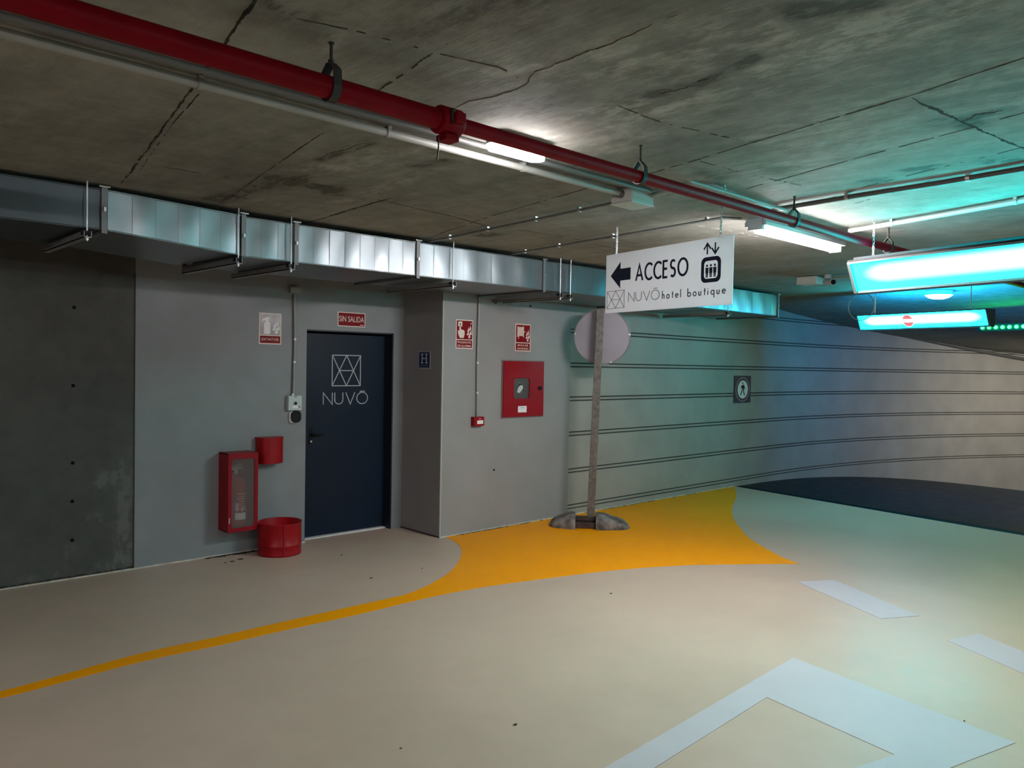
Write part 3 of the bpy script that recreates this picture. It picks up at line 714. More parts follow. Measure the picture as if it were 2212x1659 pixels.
# ------------------------------------------------------------------ LAMPS
def lampmat(name, s, col=C_COOL): return emat(name, col, s)
# tube light
TB0, TB1 = at(1630, 487, 2, 2.635), at(1807, 532, 2, 2.635)
YT = (TB0.y + TB1.y) / 2
BT = thing('tube_light', (TB0.x, YT, 2.635), 'glowing tube light under the red pipe, right of the hanging white sign', 'ceiling light')
LT = TB1.x - TB0.x
def batten(t, L, s, nm):
    b = MB(); b.prism([(-.074, -.004), (.074, -.004), (.076, .020), (.05, .058), (-.05, .058), (-.076, .020)], lambda u, v, d: (d, u, v), 0, L); b.build('housing', m_lamph, t, .003)
    b = MB(); b.prism([(-.03, .012), (-.031, -.022), (-.020, -.044), (.020, -.044), (.031, -.022), (.03, .012)], lambda u, v, d: (d, u, v), .03, L - .012, smooth=True); b.build('diffuser', lampmat(nm, s), t)
    b = MB(); b.box((-.008, -.05, -.03), (.03, .05, .045)); b.build('end_cap', m_lamph, t, .004); b = MB(); b.box((L - .013, -.045, -.046), (L + .012, .045, .04)); b.build('end_cap', m_lamph, t, .004)
    for f_ in (.15, .85): MB().box((L * f_ - .012, -.03, .055), (L * f_ + .012, .03, HC - t.location.z)).build('bracket', m_steel, t)
batten(BT, LT, L_BATTEN, 'tube_glow')
# bulkhead
OB = at(1117, 334, 2, 2.655)
t = thing('bulkhead_light', (OB.x, OB.y, 2.66), 'small oval light glowing on the ceiling behind the red pipe', 'ceiling light')
OX = [at(1062, 315, 2, 2.655).x, at(1174, 345, 2, 2.655).x]; hl = (OX[1] - OX[0]) / 2
b = MB(); b.prism(rrect(-hl - .008, -.058, hl + .008, .058, .055), lambda u, v, d: (u, v, d), .015, .06, smooth=True); b.build('housing', m_lamph, t)
b = MB(); b.prism(rrect(-hl, -.042, hl, .042, .040), lambda u, v, d: (u, v, d), -.008, .016, smooth=True); b.build('diffuser', lampmat('bulkhead_glow', L_BULK), t, .01)
# unseen tube lights added behind and beside the camera to brighten the hall
for i, (x, y) in enumerate([(-2.6, 2.6), (-4.6, -2.5), (2.2, -3.6)]):
    t = thing('tube_light', (x, y, 2.635), ['added tube light behind the camera in line with the red pipe', 'added tube light behind the camera at the hall corner', 'added tube light at the right behind the camera'][i], 'ceiling light', group='added tube lights behind the camera')
    batten(t, 1.27, L_REAR, 'added_tube_glow')
# unseen lamp added over the ramp to warm the curved wall
t = thing('tube_light', (16.4, 1.7, zc(16.8) - .12), 'added tube light over the ramp beyond the right edge', 'ceiling light'); t.rotation_euler = (0, 0, 2.46)
def batten_z(t, L, s, nm, col):
    b = MB(); b.prism([(-.074, -.004), (.074, -.004), (.076, .020), (.05, .058), (-.05, .058), (-.076, .020)], lambda u, v, d: (d, u, v), 0, L); b.build('housing', m_lamph, t)
    b = MB(); b.prism([(-.03, .012), (-.031, -.022), (-.020, -.044), (.020, -.044), (.031, -.022), (.03, .012)], lambda u, v, d: (d, u, v), .02, L - .02, smooth=True); b.build('diffuser', lampmat(nm, s, col), t)
    b = MB(); b.box((L * .3, -.01, .05), (L * .3 + .02, .01, .13)); b.build('bracket', m_steel, t)
batten_z(t, 1.27, L_RAMP, 'added_ramp_glow', (1.0, .86, .66))
# round lamp on the ramp ceiling
def on_ceil(x, y, dz=0):
    d = ray(x, y); s_ = 3.0
    while s_ < 30:
        p = CAM + d * s_
        if p.z > zc(p.x) - dz: return p
        s_ += .005
RL = on_ceil(2028, 638, .06)
t = thing('round_light', (RL.x, RL.y, zc(RL.x) - .06), 'small round glowing ceiling light between the two lit turquoise signs', 'ceiling light')
b = MB(); b.prism(disc(0, 0, .16, 28), lambda u, v, d: (u, v, d), .0, .055, smooth=True); b.build('housing', m_lamph, t)
b = MB(); b.lathe([(0, -.045), (.06, -.042), (.11, -.028), (.14, -.008), (.145, 0)], n=28); b.build('diffuser', lampmat('round_glow', L_ROUND), t)
# small box and camera on the ceiling
CB = on_ceil(1752, 606, .04)
t = thing('junction_box', (CB.x, CB.y, zc(CB.x) - .05), 'small pale box on the far ceiling left of the lit signs', 'junction box')
b = MB(); b.box((-.11, -.11, -.03), (.11, .11, .045)); b.build('box', m_box, t, .006)
b = MB(); b.box((-.112, -.112, -.036), (.112, .112, -.03)); b.build('lid', m_box, t)
CC = on_ceil(1788, 610, .08)
t = thing('security_camera', (CC.x, CC.y, zc(CC.x)), 'small security camera on the far ceiling beside the pale box', 'camera')
b = MB(); b.tube([(0, 0, 0), (0, 0, -.04)], .035, 16); b.build('mount', m_lamph, t)
b = MB(); b.tube([(.05, .05, -.07), (-.05, -.08, -.085)], [.03, .033], 16); b.build('body', m_lamph, t)
b = MB(); b.tube([(-.051, -.081, -.085), (-.056, -.088, -.086)], .026, 16); b.build('lens', m_black, t)
p1 = on_ceil(1765, 603, .02); p2 = on_ceil(1838, 598, .02)
conduit('conduit', [(p1.x, p1.y, zc(p1.x) - .02), (p2.x, p2.y, zc(p2.x) - .02)], .012, 'thin pale conduit from the far ceiling box towards the lit sign', m_pvc)

# pipes along the curved wall below the ramp ceiling
def wallpipe(pxs, off, r, label, m, clips):
    P = []
    for x, y in pxs:
        p, a = curve_hit(x, y); P.append((p.x - math.sin(a) * off, p.y - math.cos(a) * off, p.z))
    P = smooth_poly(P, 4)
    return conduit('pipe', P, r, label, m, clips, cat='pipe')
wallpipe([(1640, 652), (1700, 668), (1760, 680), (1822, 692), (1900, 712), (1960, 727), (2040, 744), (2120, 760), (2212, 777), (2300, 794)], .05, .03, 'dark pipe following the curved wall below the ramp ceiling', m_pvcd, (.3, .5, .7))
wallpipe([(1840, 688), (1900, 702), (1960, 717), (2040, 735), (2120, 751), (2212, 768), (2300, 785)], .05, .016, 'pale thin pipe just above the dark one on the curved wall', m_pvc, (.2, .5, .8))
# loop of spare cable under the ceiling
lp = on_ceil(1860, 662, .25)
t = thing('cable_loop', (lp.x, lp.y, lp.z), 'loop of thin grey cable hanging between the two lit signs', 'cable')
b = MB(); b.tube([(-.03 * math.cos(a) * 0, .15 * math.cos(a), .16 * math.sin(a)) for a in np.linspace(0, 2 * PI, 33)[:-1]], .006, 8, closed=True)
b.tube([(0, 0, .16), (0, 0, zc(lp.x) - lp.z)], .005, 8); b.build('cable', m_pvc, t)

# ------------------------------------------------------------------ HANGING SIGNS
def chain(p0, p1, parent, r=.010, name='chain'):
    """linked chain from p0 up to p1 (local coordinates of parent)"""
    p0, p1 = Vector(p0), Vector(p1); L = (p1 - p0).length; step = .024; n = int(L / step); mb = MB()
    for i in range(n + 1):
        c = p0.lerp(p1, (i + .5) / (n + 1)); rot = i % 2
        pts = []
        for a in np.linspace(0, 2 * PI, 9)[:-1]:
            u = math.cos(a) * .0065; v = math.sin(a) * .0155
            pts.append(c + (Vector((u, 0, v)) if rot else Vector((0, u, v))))
        mb.tube(pts, .0022, 5, closed=True)
    return mb.build(name, m_steel, parent)
# access sign
def ray_depth(x, y, Z): return CAM + ray(x, y) * Z
TR = ray_depth(1585, 505, 4.7); BRr = ray_depth(1582.5, 657, 4.7); TRz = TR.z; BRz = BRr.z
TL = at(1310, 552, 2, TRz); BL = at(1310, 677, 2, BRz)
ang = math.atan2(TR.y - TL.y, TR.x - TL.x); SW = (Vector((TR.x, TR.y)) - Vector((TL.x, TL.y))).length; SH = TRz - BRz
AS = thing('access_sign', (TL.x, TL.y, BRz), 'white hanging sign reading ACCESO with arrow and lift symbol', 'sign', rot=ang)
b = MB(); b.box((0, 0, 0), (SW, .006, SH)); b.build('panel', m_signw, AS, .001)
def sgn(u, v): return (u * SW, v * SH)   # fractions of the panel
H_ = SH
ar = [(.047, .63), (.135, .85), (.135, .735), (.226, .735), (.226, .535), (.135, .535), (.135, .41)]
b = MB(); b.prism([sgn(*p) for p in ar], FLAT, .0002, .002); b.build('arrow', m_ink, AS)
b = write(MB(), 'ACCESO', .275 * SW, .50 * SH, .255 * SH, .037 * SH, .0002, .002, .27, fit=.415 * SW); b.build('lettering', m_ink, AS)
# lift symbol
lx0, lx1, lz0, lz1 = .786 * SW, .921 * SW, .345 * SH, .72 * SH
b = MB(); o_ = rrect(lx0, lz0, lx1, lz1, .035); i_ = rrect(lx0 + .024, lz0 + .024, lx1 - .024, lz1 - .024, .022)
n = len(o_)
for k in range(n): b.prism([o_[k], o_[(k + 1) % n], i_[(k + 1) % n], i_[k]], FLAT, .0002, .002)
pwid = (lx1 - lx0 - .048) / 3.5
for k in range(3):
    cx = (lx0 + lx1) / 2 + (k - 1) * pwid; top = lz1 - .045; hb = lz1 - lz0 - .075
    b.prism(disc(cx, top - .008, .0078, 14), FLAT, .0002, .002)
    b.prism([(cx - .0125, top - .020), (cx + .0125, top - .020), (cx + .0115, top - .022 - hb * .40), (cx - .0115, top - .022 - hb * .40)], FLAT, .0002, .002)
    for s_ in (-1, 1): b.prism([(cx + s_ * .0012, top - .02 - hb * .38), (cx + s_ * .0092, top - .02 - hb * .38), (cx + s_ * .0080, lz0 + .032), (cx + s_ * .0022, lz0 + .032)], FLAT, .0002, .002)
ac = (lx0 + lx1) / 2; zt0 = lz1 + .018; zt1 = lz1 + .085
strokes(b, [[(ac - .033, zt0), (ac - .033, zt1)], [(ac - .062, zt0 + .032), (ac - .033, zt1), (ac - .004, zt0 + .032)], [(ac + .033, zt0), (ac + .033, zt1)], [(ac + .004, zt1 - .032), (ac + .033, zt0), (ac + .062, zt1 - .032)]], .0105, .0002, .002)
b.build('lift_symbol', m_ink, AS)
ex0, ex1, ez0, ez1 = .017 * SW, .175 * SW, .075 * SH, .36 * SH
ez1 = .37 * SH; em = (ex0 + ex1) / 2; qa = ex0 + (ex1 - ex0) * .27; qb = ex0 + (ex1 - ex0) * .74; qm = (ez0 + ez1) / 2
b = strokes(MB(), [[(ex0, ez0), (ex1, ez0), (ex1, ez1), (ex0, ez1), (ex0, ez0)], [(ex0, ez0), (em, ez1), (ex1, ez0)], [(ex0, ez1), (em, ez0), (ex1, ez1)], [(qa, qm), (qb, qm)]], .0032, .0002, .002); b.build('emblem', m_inkg, AS)
b = write(MB(), 'NUVO', .212 * SW, .165 * SH, .150 * SH, .0042, .0002, .002, .13, fit=.265 * SW)
strokes(b, [[(.425 * SW, .345 * SH), (.458 * SW, .345 * SH)]], .004, .0002, .002); b.build('brand_lettering', m_inkg, AS)
b = write(MB(), 'hotel boutique', .498 * SW, .165 * SH, .125 * SH, .0062, .0002, .002, .30, fit=.462 * SW); b.build('small_lettering', mat('dark_grey_ink', (.04, .045, .055), .5), AS)
for u in (.09, .91):
    b = MB(); b.tube([(u * SW + .012 * math.cos(a), .006, SH - .012 + .012 * math.sin(a)) for a in np.linspace(0, 2 * PI, 13)[:-1]], .002, 6, closed=True); b.build('eyelet', m_steel, AS)
    chain((u * SW, .006, SH - .005), (u * SW, .006, HC - BRz), AS)

# lit signs
def lit_mat(name, s, edge=(.0010, .95, 1.0)):
    m, nt, bb = newmat(name); n, l = nt.nodes, nt.links
    tc = n.new('ShaderNodeTexCoord'); mp = n.new('ShaderNodeSeparateXYZ'); l.new(tc.outputs['Generated'], mp.inputs[0])
    def mth(op, a, b_):
        x = n.new('ShaderNodeMath'); x.operation = op
        for i, v in enumerate((a, b_)):
            if isinstance(v, (int, float)): x.inputs[i].default_value = v
            else: l.new(v, x.inputs[i])
        return x.outputs[0]
    # the tube inside shows as a paler band through the turquoise panel
    dz = mth('ABSOLUTE', mth('SUBTRACT', mp.outputs['Z'], .58), 0); dxx = mth('ABSOLUTE', mth('SUBTRACT', mp.outputs['X'], .5), 0)
    ex = mth('MAXIMUM', mth('SUBTRACT', dxx, .36), 0)
    r2 = mth('ADD', mth('POWER', mth('MULTIPLY', dz, 2.6), 2.0), mth('POWER', mth('MULTIPLY', ex, 9.0), 2.0))
    k = n.new('ShaderNodeMapRange'); k.interpolation_type = 'SMOOTHSTEP'; k.inputs[1].default_value = 1.05; k.inputs[2].default_value = .15; l.new(r2, k.inputs[0])
    mx = n.new('ShaderNodeMix'); mx.data_type = 'RGBA'; mx.inputs[6].default_value = (.07 / s, *edge[1:], 1); mx.inputs[7].default_value = (1.0 / s, 1.0, 1.0, 1); l.new(k.outputs[0], mx.inputs[0])
    st_ = mth('ADD', mth('MULTIPLY', k.outputs[0], s * .1), s * .9)
    l.new(mx.outputs[2], bb.inputs['Emission Color']); l.new(st_, bb.inputs['Emission Strength'])
    bb.inputs['Base Color'].default_value = (.02, .3, .3, 1); bb.inputs['Roughness'].default_value = .4; return m
def lit_sign(name, tl, bl, tr, L, Z, label, s, lean=.08, depth=.15):
    A = ray_depth(*tl, Z); zt = A.z; B = ray_depth(*bl, Z); zb = B.z
    Bq = at(*tr, 2, zt); a = math.atan2(Bq.y - A.y, Bq.x - A.x)
    t = thing(name, (A.x, A.y, zb), label, 'lit sign', rot=a); H = zt - zb
    L = L or (Vector((Bq.x, Bq.y)) - Vector((A.x, A.y))).length
    # wedge-shaped box: the lit face leans back towards its lower edge
    c = MB(); WX = lambda u, v, d: (d, u, v)
    c.prism([(.006, H + .012), (lean + .006, -.012), (depth, -.012), (depth, H + .012)], WX, -.02, L + .02)
    c.prism([(-.014, H), (-.014, H + .014), (depth, H + .014), (depth, H)], WX, -.024, L + .024)
    for x0, x1 in ((-.024, -.002), (L + .002, L + .024)): c.prism([(-.014, H), (lean - .014, -.018), (depth, -.018), (depth, H)], WX, x0, x1)
    c.prism([(lean - .012, -.018), (lean - .010, -.002), (depth, -.002), (depth, -.018)], WX, -.02, L + .02)
    c.build('case', m_cas, t, .002)
    f = MB(); f.prism([(0, H), (lean, 0), (lean + .004, 0), (.005, H)], WX, 0, L); f.build('lit_panel', lit_mat(name + '_glow_' + str(int(Z)), s, (0, .95, 1.0) if Z < 8 else (0, .62, 1.0)), t)
    return t, L, H, a
LS, LL, LH, la = lit_sign('lit_sign', (1839, 571), (1849, 627), (2212, 526), 1.9, 5.25, 'large turquoise lit sign box hanging from chains at the right', L_SIGN1)
def up_to(t, p, z):
    bpy.context.view_layer.update(); q = t.matrix_world @ Vector(p); return t.matrix_world.inverted() @ Vector((q.x, q.y, z))
for u in (.12, 1.75): chain((u, .06, LH + .018), up_to(LS, (u, .06, LH + .018), HC), LS)
b = MB(); b.box((.02, .0, LH + .0145), (LL - .02, .045, LH + .018)); b.build('added_glow_strip', emat('added_strip_glow', (.0004, .93, 1.0), L_ADDED_STRIP), LS)  # glowing strip added out of sight to tint the ceiling turquoise
b = MB(); b.box((-.02, -.014, LH + .0142), (LL + .02, -.008, LH + .026)); b.box((-.02, .046, LH + .0142), (LL + .02, .056, LH + .050)); b.build('added_glow_shield', m_black, LS)  # added black ledges hide the strip and cut off its light behind
b = MB(); b.box((.03, .1505, .01), (LL - .03, .156, LH - .01)); b.build('added_rear_panel', emat('added_back_glow', (.001, .85, 1.0), L_SIGN1B), LS)  # unseen glowing back added to colour the ceiling and wall beyond
# pale arrow-like lettering glowing on the face, cut by the frame
b = MB()
b.prism([(1.02, LH * .42), (1.12, LH * .62), (1.12, LH * .50), (1.9, LH * .50), (1.9, LH * .36), (1.12, LH * .36), (1.12, LH * .30)], lambda u, v, d: (u, .08 * (1 - v / LH) - d, v), .0025, .004); b.build('white_arrow', emat('sign_white_glow', (.9, 1, 1), 3.0), LS)
L2S, L2L, L2H, _ = lit_sign('lit_sign', (1853, 683), (1858, 711), (2129, 669), None, 10.1, 'smaller turquoise lit sign with red no-entry disc', L_SIGN2)
cxx = L2L * .415; czz = L2H * .50
b = MB(); b.box((.03, .1505, .008), (L2L - .03, .156, L2H - .008)); b.build('added_rear_panel', emat('added_back_glow_far', (.001, .42, 1.0), L_SIGN2B), L2S)  # unseen blue back added to throw colour on the curved wall
F2 = lambda u, v, d: (u, .08 * (1 - v / L2H) - d, v)
b = MB(); b.prism(disc(cxx, czz, L2H * .44, 32), F2, .0022, .004); b.build('symbol_disc', emat('no_entry_white', (.95, .97, .97), 1.0), L2S)
b = MB()
for s_ in (1, -1):
    aa = arc(cxx, czz, L2H * .40, 18 * s_, 162 * s_, 18); b.prism(aa, F2, .004, .0055)
b.build('no_entry_symbol', emat('no_entry_red', (.75, .06, .11), .9), L2S)
for u in (.2, L2L - .2):
    b = MB(); b.tube([(u, .06, L2H + .010), up_to(L2S, (u, .06, L2H + .010), zc(L2S.location.x + .1))], .005, 8); b.build('rod', m_steel, L2S)
# green display strip to the right of the smaller sign
G0 = ray_depth(2122, 708, 10.6)
t = thing('led_display', (G0.x, G0.y, G0.z), 'black strip of green LED dots right of the smaller lit sign', 'display', rot=la)
b = MB(); b.box((-.08, .01, -.05), (1.6, .09, .05)); b.build('case', m_black, t, .004)
b = MB(); b.box((.7, .04, .05), (.72, .06, zc(G0.x) - G0.z)); b.build('bracket', m_dark, t)
mg = emat('green_led', (.0025, 1.0, .008), 90)
ld = MB(); ld.prism(disc(0, 0, .022, 14), FLAT, -.008, .004); l0 = ld.build('led', mg, t)
for k in range(1, 13):
    o = l0.copy(); S.collection.objects.link(o); o.parent = t; o.location = (.088 * k, 0, 0)

# ------------------------------------------------------------------ ROUND SIGN ON A POST
PB = Vector((*fl(1275, 1138), 0)); 
TS = thing('round_sign_post', PB, 'leaning grey post with round sign seen from behind, on rubber foot', 'traffic sign')
topz = at(1297, 668, 1, PB.y).z; tx = at(1297, 668, 1, PB.y).x - PB.x
vd = Vector((PB.x, PB.y, 0)).normalized(); sd_ = Vector((vd.y, -vd.x, 0))     # away from viewer, right of viewer
dirp = Vector((tx, 0, topz)).normalized(); Lp = Vector((tx, 0, topz)).length
b = MB(); c = dirp * (Lp / 2); b.obox(c + Vector((0, 0, .0)), sd_ * .040, vd * .02, dirp * (Lp / 2)); b.build('post', m_post, TS, .004)
b = MB()
for k in range(26): b.obox(dirp * (.12 + k * .088) - vd * .0205 + sd_ * .0, sd_ * .004, vd * .0012, dirp * .008)
b.build('post_slot', mat('slot_grey', (.06, .058, .05), .7), TS)
dc = at(1301, 727, 1, PB.y + .06) - PB
b = MB(); R_ = .30
def DF(u, v, d): return dc + sd_ * u + Vector((0, 0, 1)) * v + vd * d
b.prism(disc(0, 0, R_, 48), DF, .0, .004); 
rim = [DF(R_ * math.cos(a), R_ * math.sin(a), 0.0) for a in np.linspace(0, 2 * PI, 49)[:-1]]; b.tube(rim, .007, 8, closed=True); b.build('sign_disc', m_disc, TS)
b = MB()
for v in (.12, -.12): b.obox(dc + Vector((0, 0, v)) - vd * .012, sd_ * .06, vd * .008, Vector((0, 0, .014)))
b.build('clamp', m_disc, TS)
b = MB()
for a in (5, 175, 290): b.tube([DF(R_ * .98 * math.cos(math.radians(a)), R_ * .98 * math.sin(math.radians(a)), -.004), DF(R_ * .98 * math.cos(math.radians(a)), R_ * .98 * math.sin(math.radians(a)), -.014)], .009, 8)
b.build('rivet', m_steel, TS)
LBp = Vector((*fl(1186, 1131), 0)) - PB; RBp = Vector((*fl(1360, 1137), 0)) - PB
ud = (RBp - LBp).normalized(); wdv = Vector((-ud.y, ud.x, 0)); wdv = wdv if wdv.dot(vd) > 0 else -wdv
def lump(a0, a1, hmax, wmax, name):
    """rounded wedge of rubber, tall at its inner end a0 and low at its outer end a1"""
    mb = MB(); vs = []; NU, NV = 14, 12
    for i in range(NU + 1):
        u = i / NU; s_ = a0 + (a1 - a0) * u; h = hmax * (1 - u ** 2.2) ** .6 * (1 + .05 * math.sin(9 * u)); wv = wmax * (1 - u ** 3.0) ** .5 * (1 + .05 * math.sin(7 * u + 1))
        h = max(h, .004); wv = max(wv, .004)
        for j in range(NV + 1):
            a = PI * j / NV; vs.append(ud * s_ + wdv * (wv * math.cos(a)) + Vector((0, 0, h * max(0, math.sin(a)) ** .55)))
    mb.add(vs, [(i * (NV + 1) + j, (i + 1) * (NV + 1) + j, (i + 1) * (NV + 1) + j + 1, i * (NV + 1) + j + 1) for i in range(NU) for j in range(NV)], 0, True)
    mb.add([vs[j] for j in range(NV + 1)], [tuple(range(NV + 1))], 0)
    return mb.build(name, m_rubber, TS)
s0 = LBp.dot(ud); s1 = RBp.dot(ud)
lump(-.16, s0, .15, .17, 'rubber_foot'); lump(.055, s1, .15, .17, 'rubber_foot')
b = MB(); b.obox(ud * -.055 + Vector((0, 0, .035)), ud * .11, wdv * .12, Vector((0, 0, .030))); b.obox(ud * -.05 + Vector((0, 0, .09)), ud * .11, wdv * .05, Vector((0, 0, .018))); b.build('base_plate', mat('rusty_plate', (.06, .04, .035), .7, metal=.3, noise=.4), TS, .003)

# ------------------------------------------------------------------ WALL SIGNS
def wall_sign(name, tl, br, Y, label, border=.010, m=m_sred, mb_=m_scream, cat='sign', th=.003):
    a = at(*tl, 1, Y); c = at(*br, 1, Y); W_, H__ = c.x - a.x, a.z - c.z
    t = thing(name, (a.x, Y, c.z), label, cat)
    b = MB(); b.box((0, -th, 0), (W_, 0, H__)); b.build('plate', mb_, t)
    return t, W_, H__, th
def field(t, x0, z0, x1, z1, d, m, name='field'):
    b = MB(); b.box((x0, -d - .0006, z0), (x1, -d, z1)); return b.build(name, m, t)
def flames(mb, x, z, w_, h, d):
    for (u, v, l, a) in [(.30, .0, .5, 0), (.02, .22, .42, 1), (.10, .48, .40, 2), (.45, .62, .38, 3), (.55, .25, .5, 4)]:
        x0, z0 = x + u * w_, z + v * h; ln = l * h
        mb.prism([(x0, z0 + ln * .25), (x0 + w_ * .12, z0), (x0 + w_ * .42, z0 + ln * .12), (x0 + w_ * .38, z0 + ln * .5), (x0 + w_ * .25, z0 + ln), (x0 + w_ * .18, z0 + ln * .45)], FLAT, d, d + .0006)
# fire extinguisher sign, its face silvered by sheen
t, W_, H__, d = wall_sign('extinguisher_sign', (559.5, 675), (607, 744.5), YL - .004, 'EXTINTOR sign with silvery picture on the grey wall', cat='sign')
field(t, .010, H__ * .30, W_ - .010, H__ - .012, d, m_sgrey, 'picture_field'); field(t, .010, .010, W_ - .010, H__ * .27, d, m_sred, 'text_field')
b = MB(); e = d + .0007
b.prism(rrect(W_ * .22, H__ * .33, W_ * .50, H__ * .70, .012), FLAT, e, e + .0006); b.prism([(W_ * .28, H__ * .70), (W_ * .44, H__ * .70), (W_ * .42, H__ * .78), (W_ * .5, H__ * .85), (W_ * .36, H__ * .88), (W_ * .12, H__ * .78), (W_ * .12, H__ * .74), (W_ * .29, H__ * .76)], FLAT, e, e + .0006)
flames(b, W_ * .58, H__ * .34, W_ * .36, H__ * .44, e); b.build('pictogram', m_label, t)
text_obj('text', 'EXTINTOR', W_ * .12, H__ * .115, H__ * .085, W_ * .76, e + .0004, m_scream, t, .01)
# sin salida
t, W_, H__, d = wall_sign('no_exit_sign', (729.5, 673), (788.5, 707.5), YL - .004, 'red SIN SALIDA sign above the navy door')
field(t, .008, .008, W_ - .008, H__ - .008, d, m_sred); text_obj('text', 'SIN SALIDA', W_ * .05, H__ * .33, H__ * .40, W_ * .90, d + .001, m_scream, t, .005)
field(t, W_ * .80, H__ * .12, W_ * .94, H__ * .16, d + .0006, m_scream, 'maker_mark')
# hotel plate on the pillar side face
pf = lambda x, y: at(x, y, 0, PX)
a = pf(905, 758); c = pf(930, 797)
t = thing('hotel_plate', (PX - .001, a.y, c.z), 'small blue plate with white letter H on the pillar side', 'sign', rot=-PI / 2)
W_ = a.y - c.y; H__ = a.z - c.z
b = MB(); b.box((0, -.004, 0), (W_, 0, H__)); b.build('plate', mat('plate_border', (.33, .36, .42), .5), t)
field(t, .012, .012, W_ - .012, H__ - .012, .004, m_hblue)
b = MB(); wl = W_; 
for (x0, z0, x1, z1) in [(.28, .32, .36, .82), (.64, .32, .72, .82), (.36, .55, .64, .60), (.20, .80, .44, .85), (.56, .80, .80, .85), (.20, .30, .44, .35), (.56, .30, .80, .35)]:
    b.box((wl * x0, -.0056, H__ * z0), (wl * x1, -.0047, H__ * z1))
b.build('letter', mat('plate_white', (.50, .54, .62), .5), t)
b = MB()
for k in range(4):
    cx, cz = W_ * (.24 + .173 * k), H__ * .18; b.prism([(cx + (.011 if i % 2 == 0 else .005) * math.sin(i * PI / 5), cz + (.011 if i % 2 == 0 else .005) * math.cos(i * PI / 5)) for i in range(10)], FLAT, .0047, .0056)
b.build('star', mat('plate_white2', (.22, .25, .32), .5), t)
# alarm sign
t, W_, H__, d = wall_sign('alarm_sign', (985, 689.5), (1020.5, 754), YR, 'red PULSADOR DE ALARMA sign with pointing hand')
field(t, .009, H__ * .325, W_ - .009, H__ - .010, d, m_sred, 'picture_field'); field(t, .009, .010, W_ - .009, H__ * .295, d, m_sred, 'text_field')
e = d + .0007; b = MB()
b.prism(rrect(W_ * .12, H__ * .76, W_ * .36, H__ * .93, .005), FLAT, e, e + .0006)
b.prism([(W_ * .20, H__ * .80), (W_ * .27, H__ * .80), (W_ * .29, H__ * .66), (W_ * .42, H__ * .645), (W_ * .50, H__ * .61), (W_ * .50, H__ * .48), (W_ * .45, H__ * .37), (W_ * .22, H__ * .37), (W_ * .13, H__ * .50), (W_ * .10, H__ * .62), (W_ * .14, H__ * .63), (W_ * .19, H__ * .58)], FLAT, e, e + .0006)
flames(b, W_ * .62, H__ * .36, W_ * .32, H__ * .46, e); b.prism(disc(W_ * .88, H__ * .88, .006, 8, .009), FLAT, e, e + .0006); b.build('pictogram', m_scream, t)
b = MB(); b.prism(disc(W_ * .24, H__ * .85, .008, 14), FLAT, e + .0007, e + .0012); b.build('button_dot', m_sred, t)
text_obj('text', 'PULSADOR', W_ * .10, H__ * .185, H__ * .07, W_ * .80, e + .0004, m_scream, t, .015); text_obj('text', 'DE ALARMA', W_ * .10, H__ * .065, H__ * .07, W_ * .80, e + .0004, m_scream, t, .015)
# hose sign
t, W_, H__, d = wall_sign('hose_sign', (1113.5, 699), (1145, 759.5), YR, 'red BOCA DE INCENDIO sign with hose reel above the hose cabinet')
field(t, .009, H__ * .325, W_ - .009, H__ - .010, d, m_sred, 'picture_field'); field(t, .009, .010, W_ - .009, H__ * .295, d, m_sred, 'text_field')
e = d + .0007; b = MB()
b.box((W_ * .12, -e - .0006, H__ * .52), (W_ * .17, -e, H__ * .91)); b.box((W_ * .50, -e - .0006, H__ * .52), (W_ * .55, -e, H__ * .91))
for k in range(5): b.box((W_ * (.18 + .064 * k), -e - .0006, H__ * .56), (W_ * (.232 + .064 * k), -e, H__ * .89))
b.prism([(W_ * .55, H__ * .70), (W_ * .64, H__ * .70), (W_ * .64, H__ * .73), (W_ * .55, H__ * .73)], FLAT, e, e + .0006); b.prism([(W_ * .18, H__ * .55), (W_ * .23, H__ * .55), (W_ * .205, H__ * .42)], FLAT, e, e + .0006)
flames(b, W_ * .66, H__ * .36, W_ * .28, H__ * .44, e); b.build('pictogram', m_scream, t)
text_obj('text', 'BOCA DE', W_ * .16, H__ * .185, H__ * .07, W_ * .68, e + .0004, m_scream, t, .015); text_obj('text', 'INCENDIO', W_ * .14, H__ * .065, H__ * .07, W_ * .72, e + .0004, m_scream, t, .015)
# no pedestrians sign
t, W_, H__, d = wall_sign('pedestrian_sign', (1585.5, 811.5), (1619.5, 869), YR, 'dark square sign with walking figure in a ring on the curved wall', mb_=mat('dark_sign_plate', (.018, .022, .04), .5), th=.012)
cx, cz, RR = W_ * .5, H__ * .49, min(W_, H__) * .45
RRx, RRz = W_ * .43, H__ * .45
b = MB(); b.prism(disc(cx, cz, RRx, 36, RRz), FLAT, d, d + .0008); b.build('ring', mat('ring_white', (.30, .28, .32), .5), t)
b = MB(); b.prism(disc(cx, cz, RRx * .93, 36, RRz * .93), FLAT, d + .0008, d + .0016); b.build('ring_red', mat('dull_ring_red', (.07, .025, .045), .5), t)
b = MB(); b.prism(disc(cx, cz, RRx * .72, 36, RRz * .74), FLAT, d + .0016, d + .0024); b.build('disc', m_label, t)
b = MB(); e = d + .0026; k = RRz; kx = RRx
b.prism(disc(cx - kx * .03, cz + k * .52, kx * .08, 14, k * .07), FLAT, e, e + .0006)
Q = lambda pts: [(cx + u * kx, cz + v * k) for u, v in pts]
b.prism(Q([(.04, .42), (-.12, .30), (-.10, .0), (.12, .0), (.18, .30)]), FLAT, e, e + .0006)
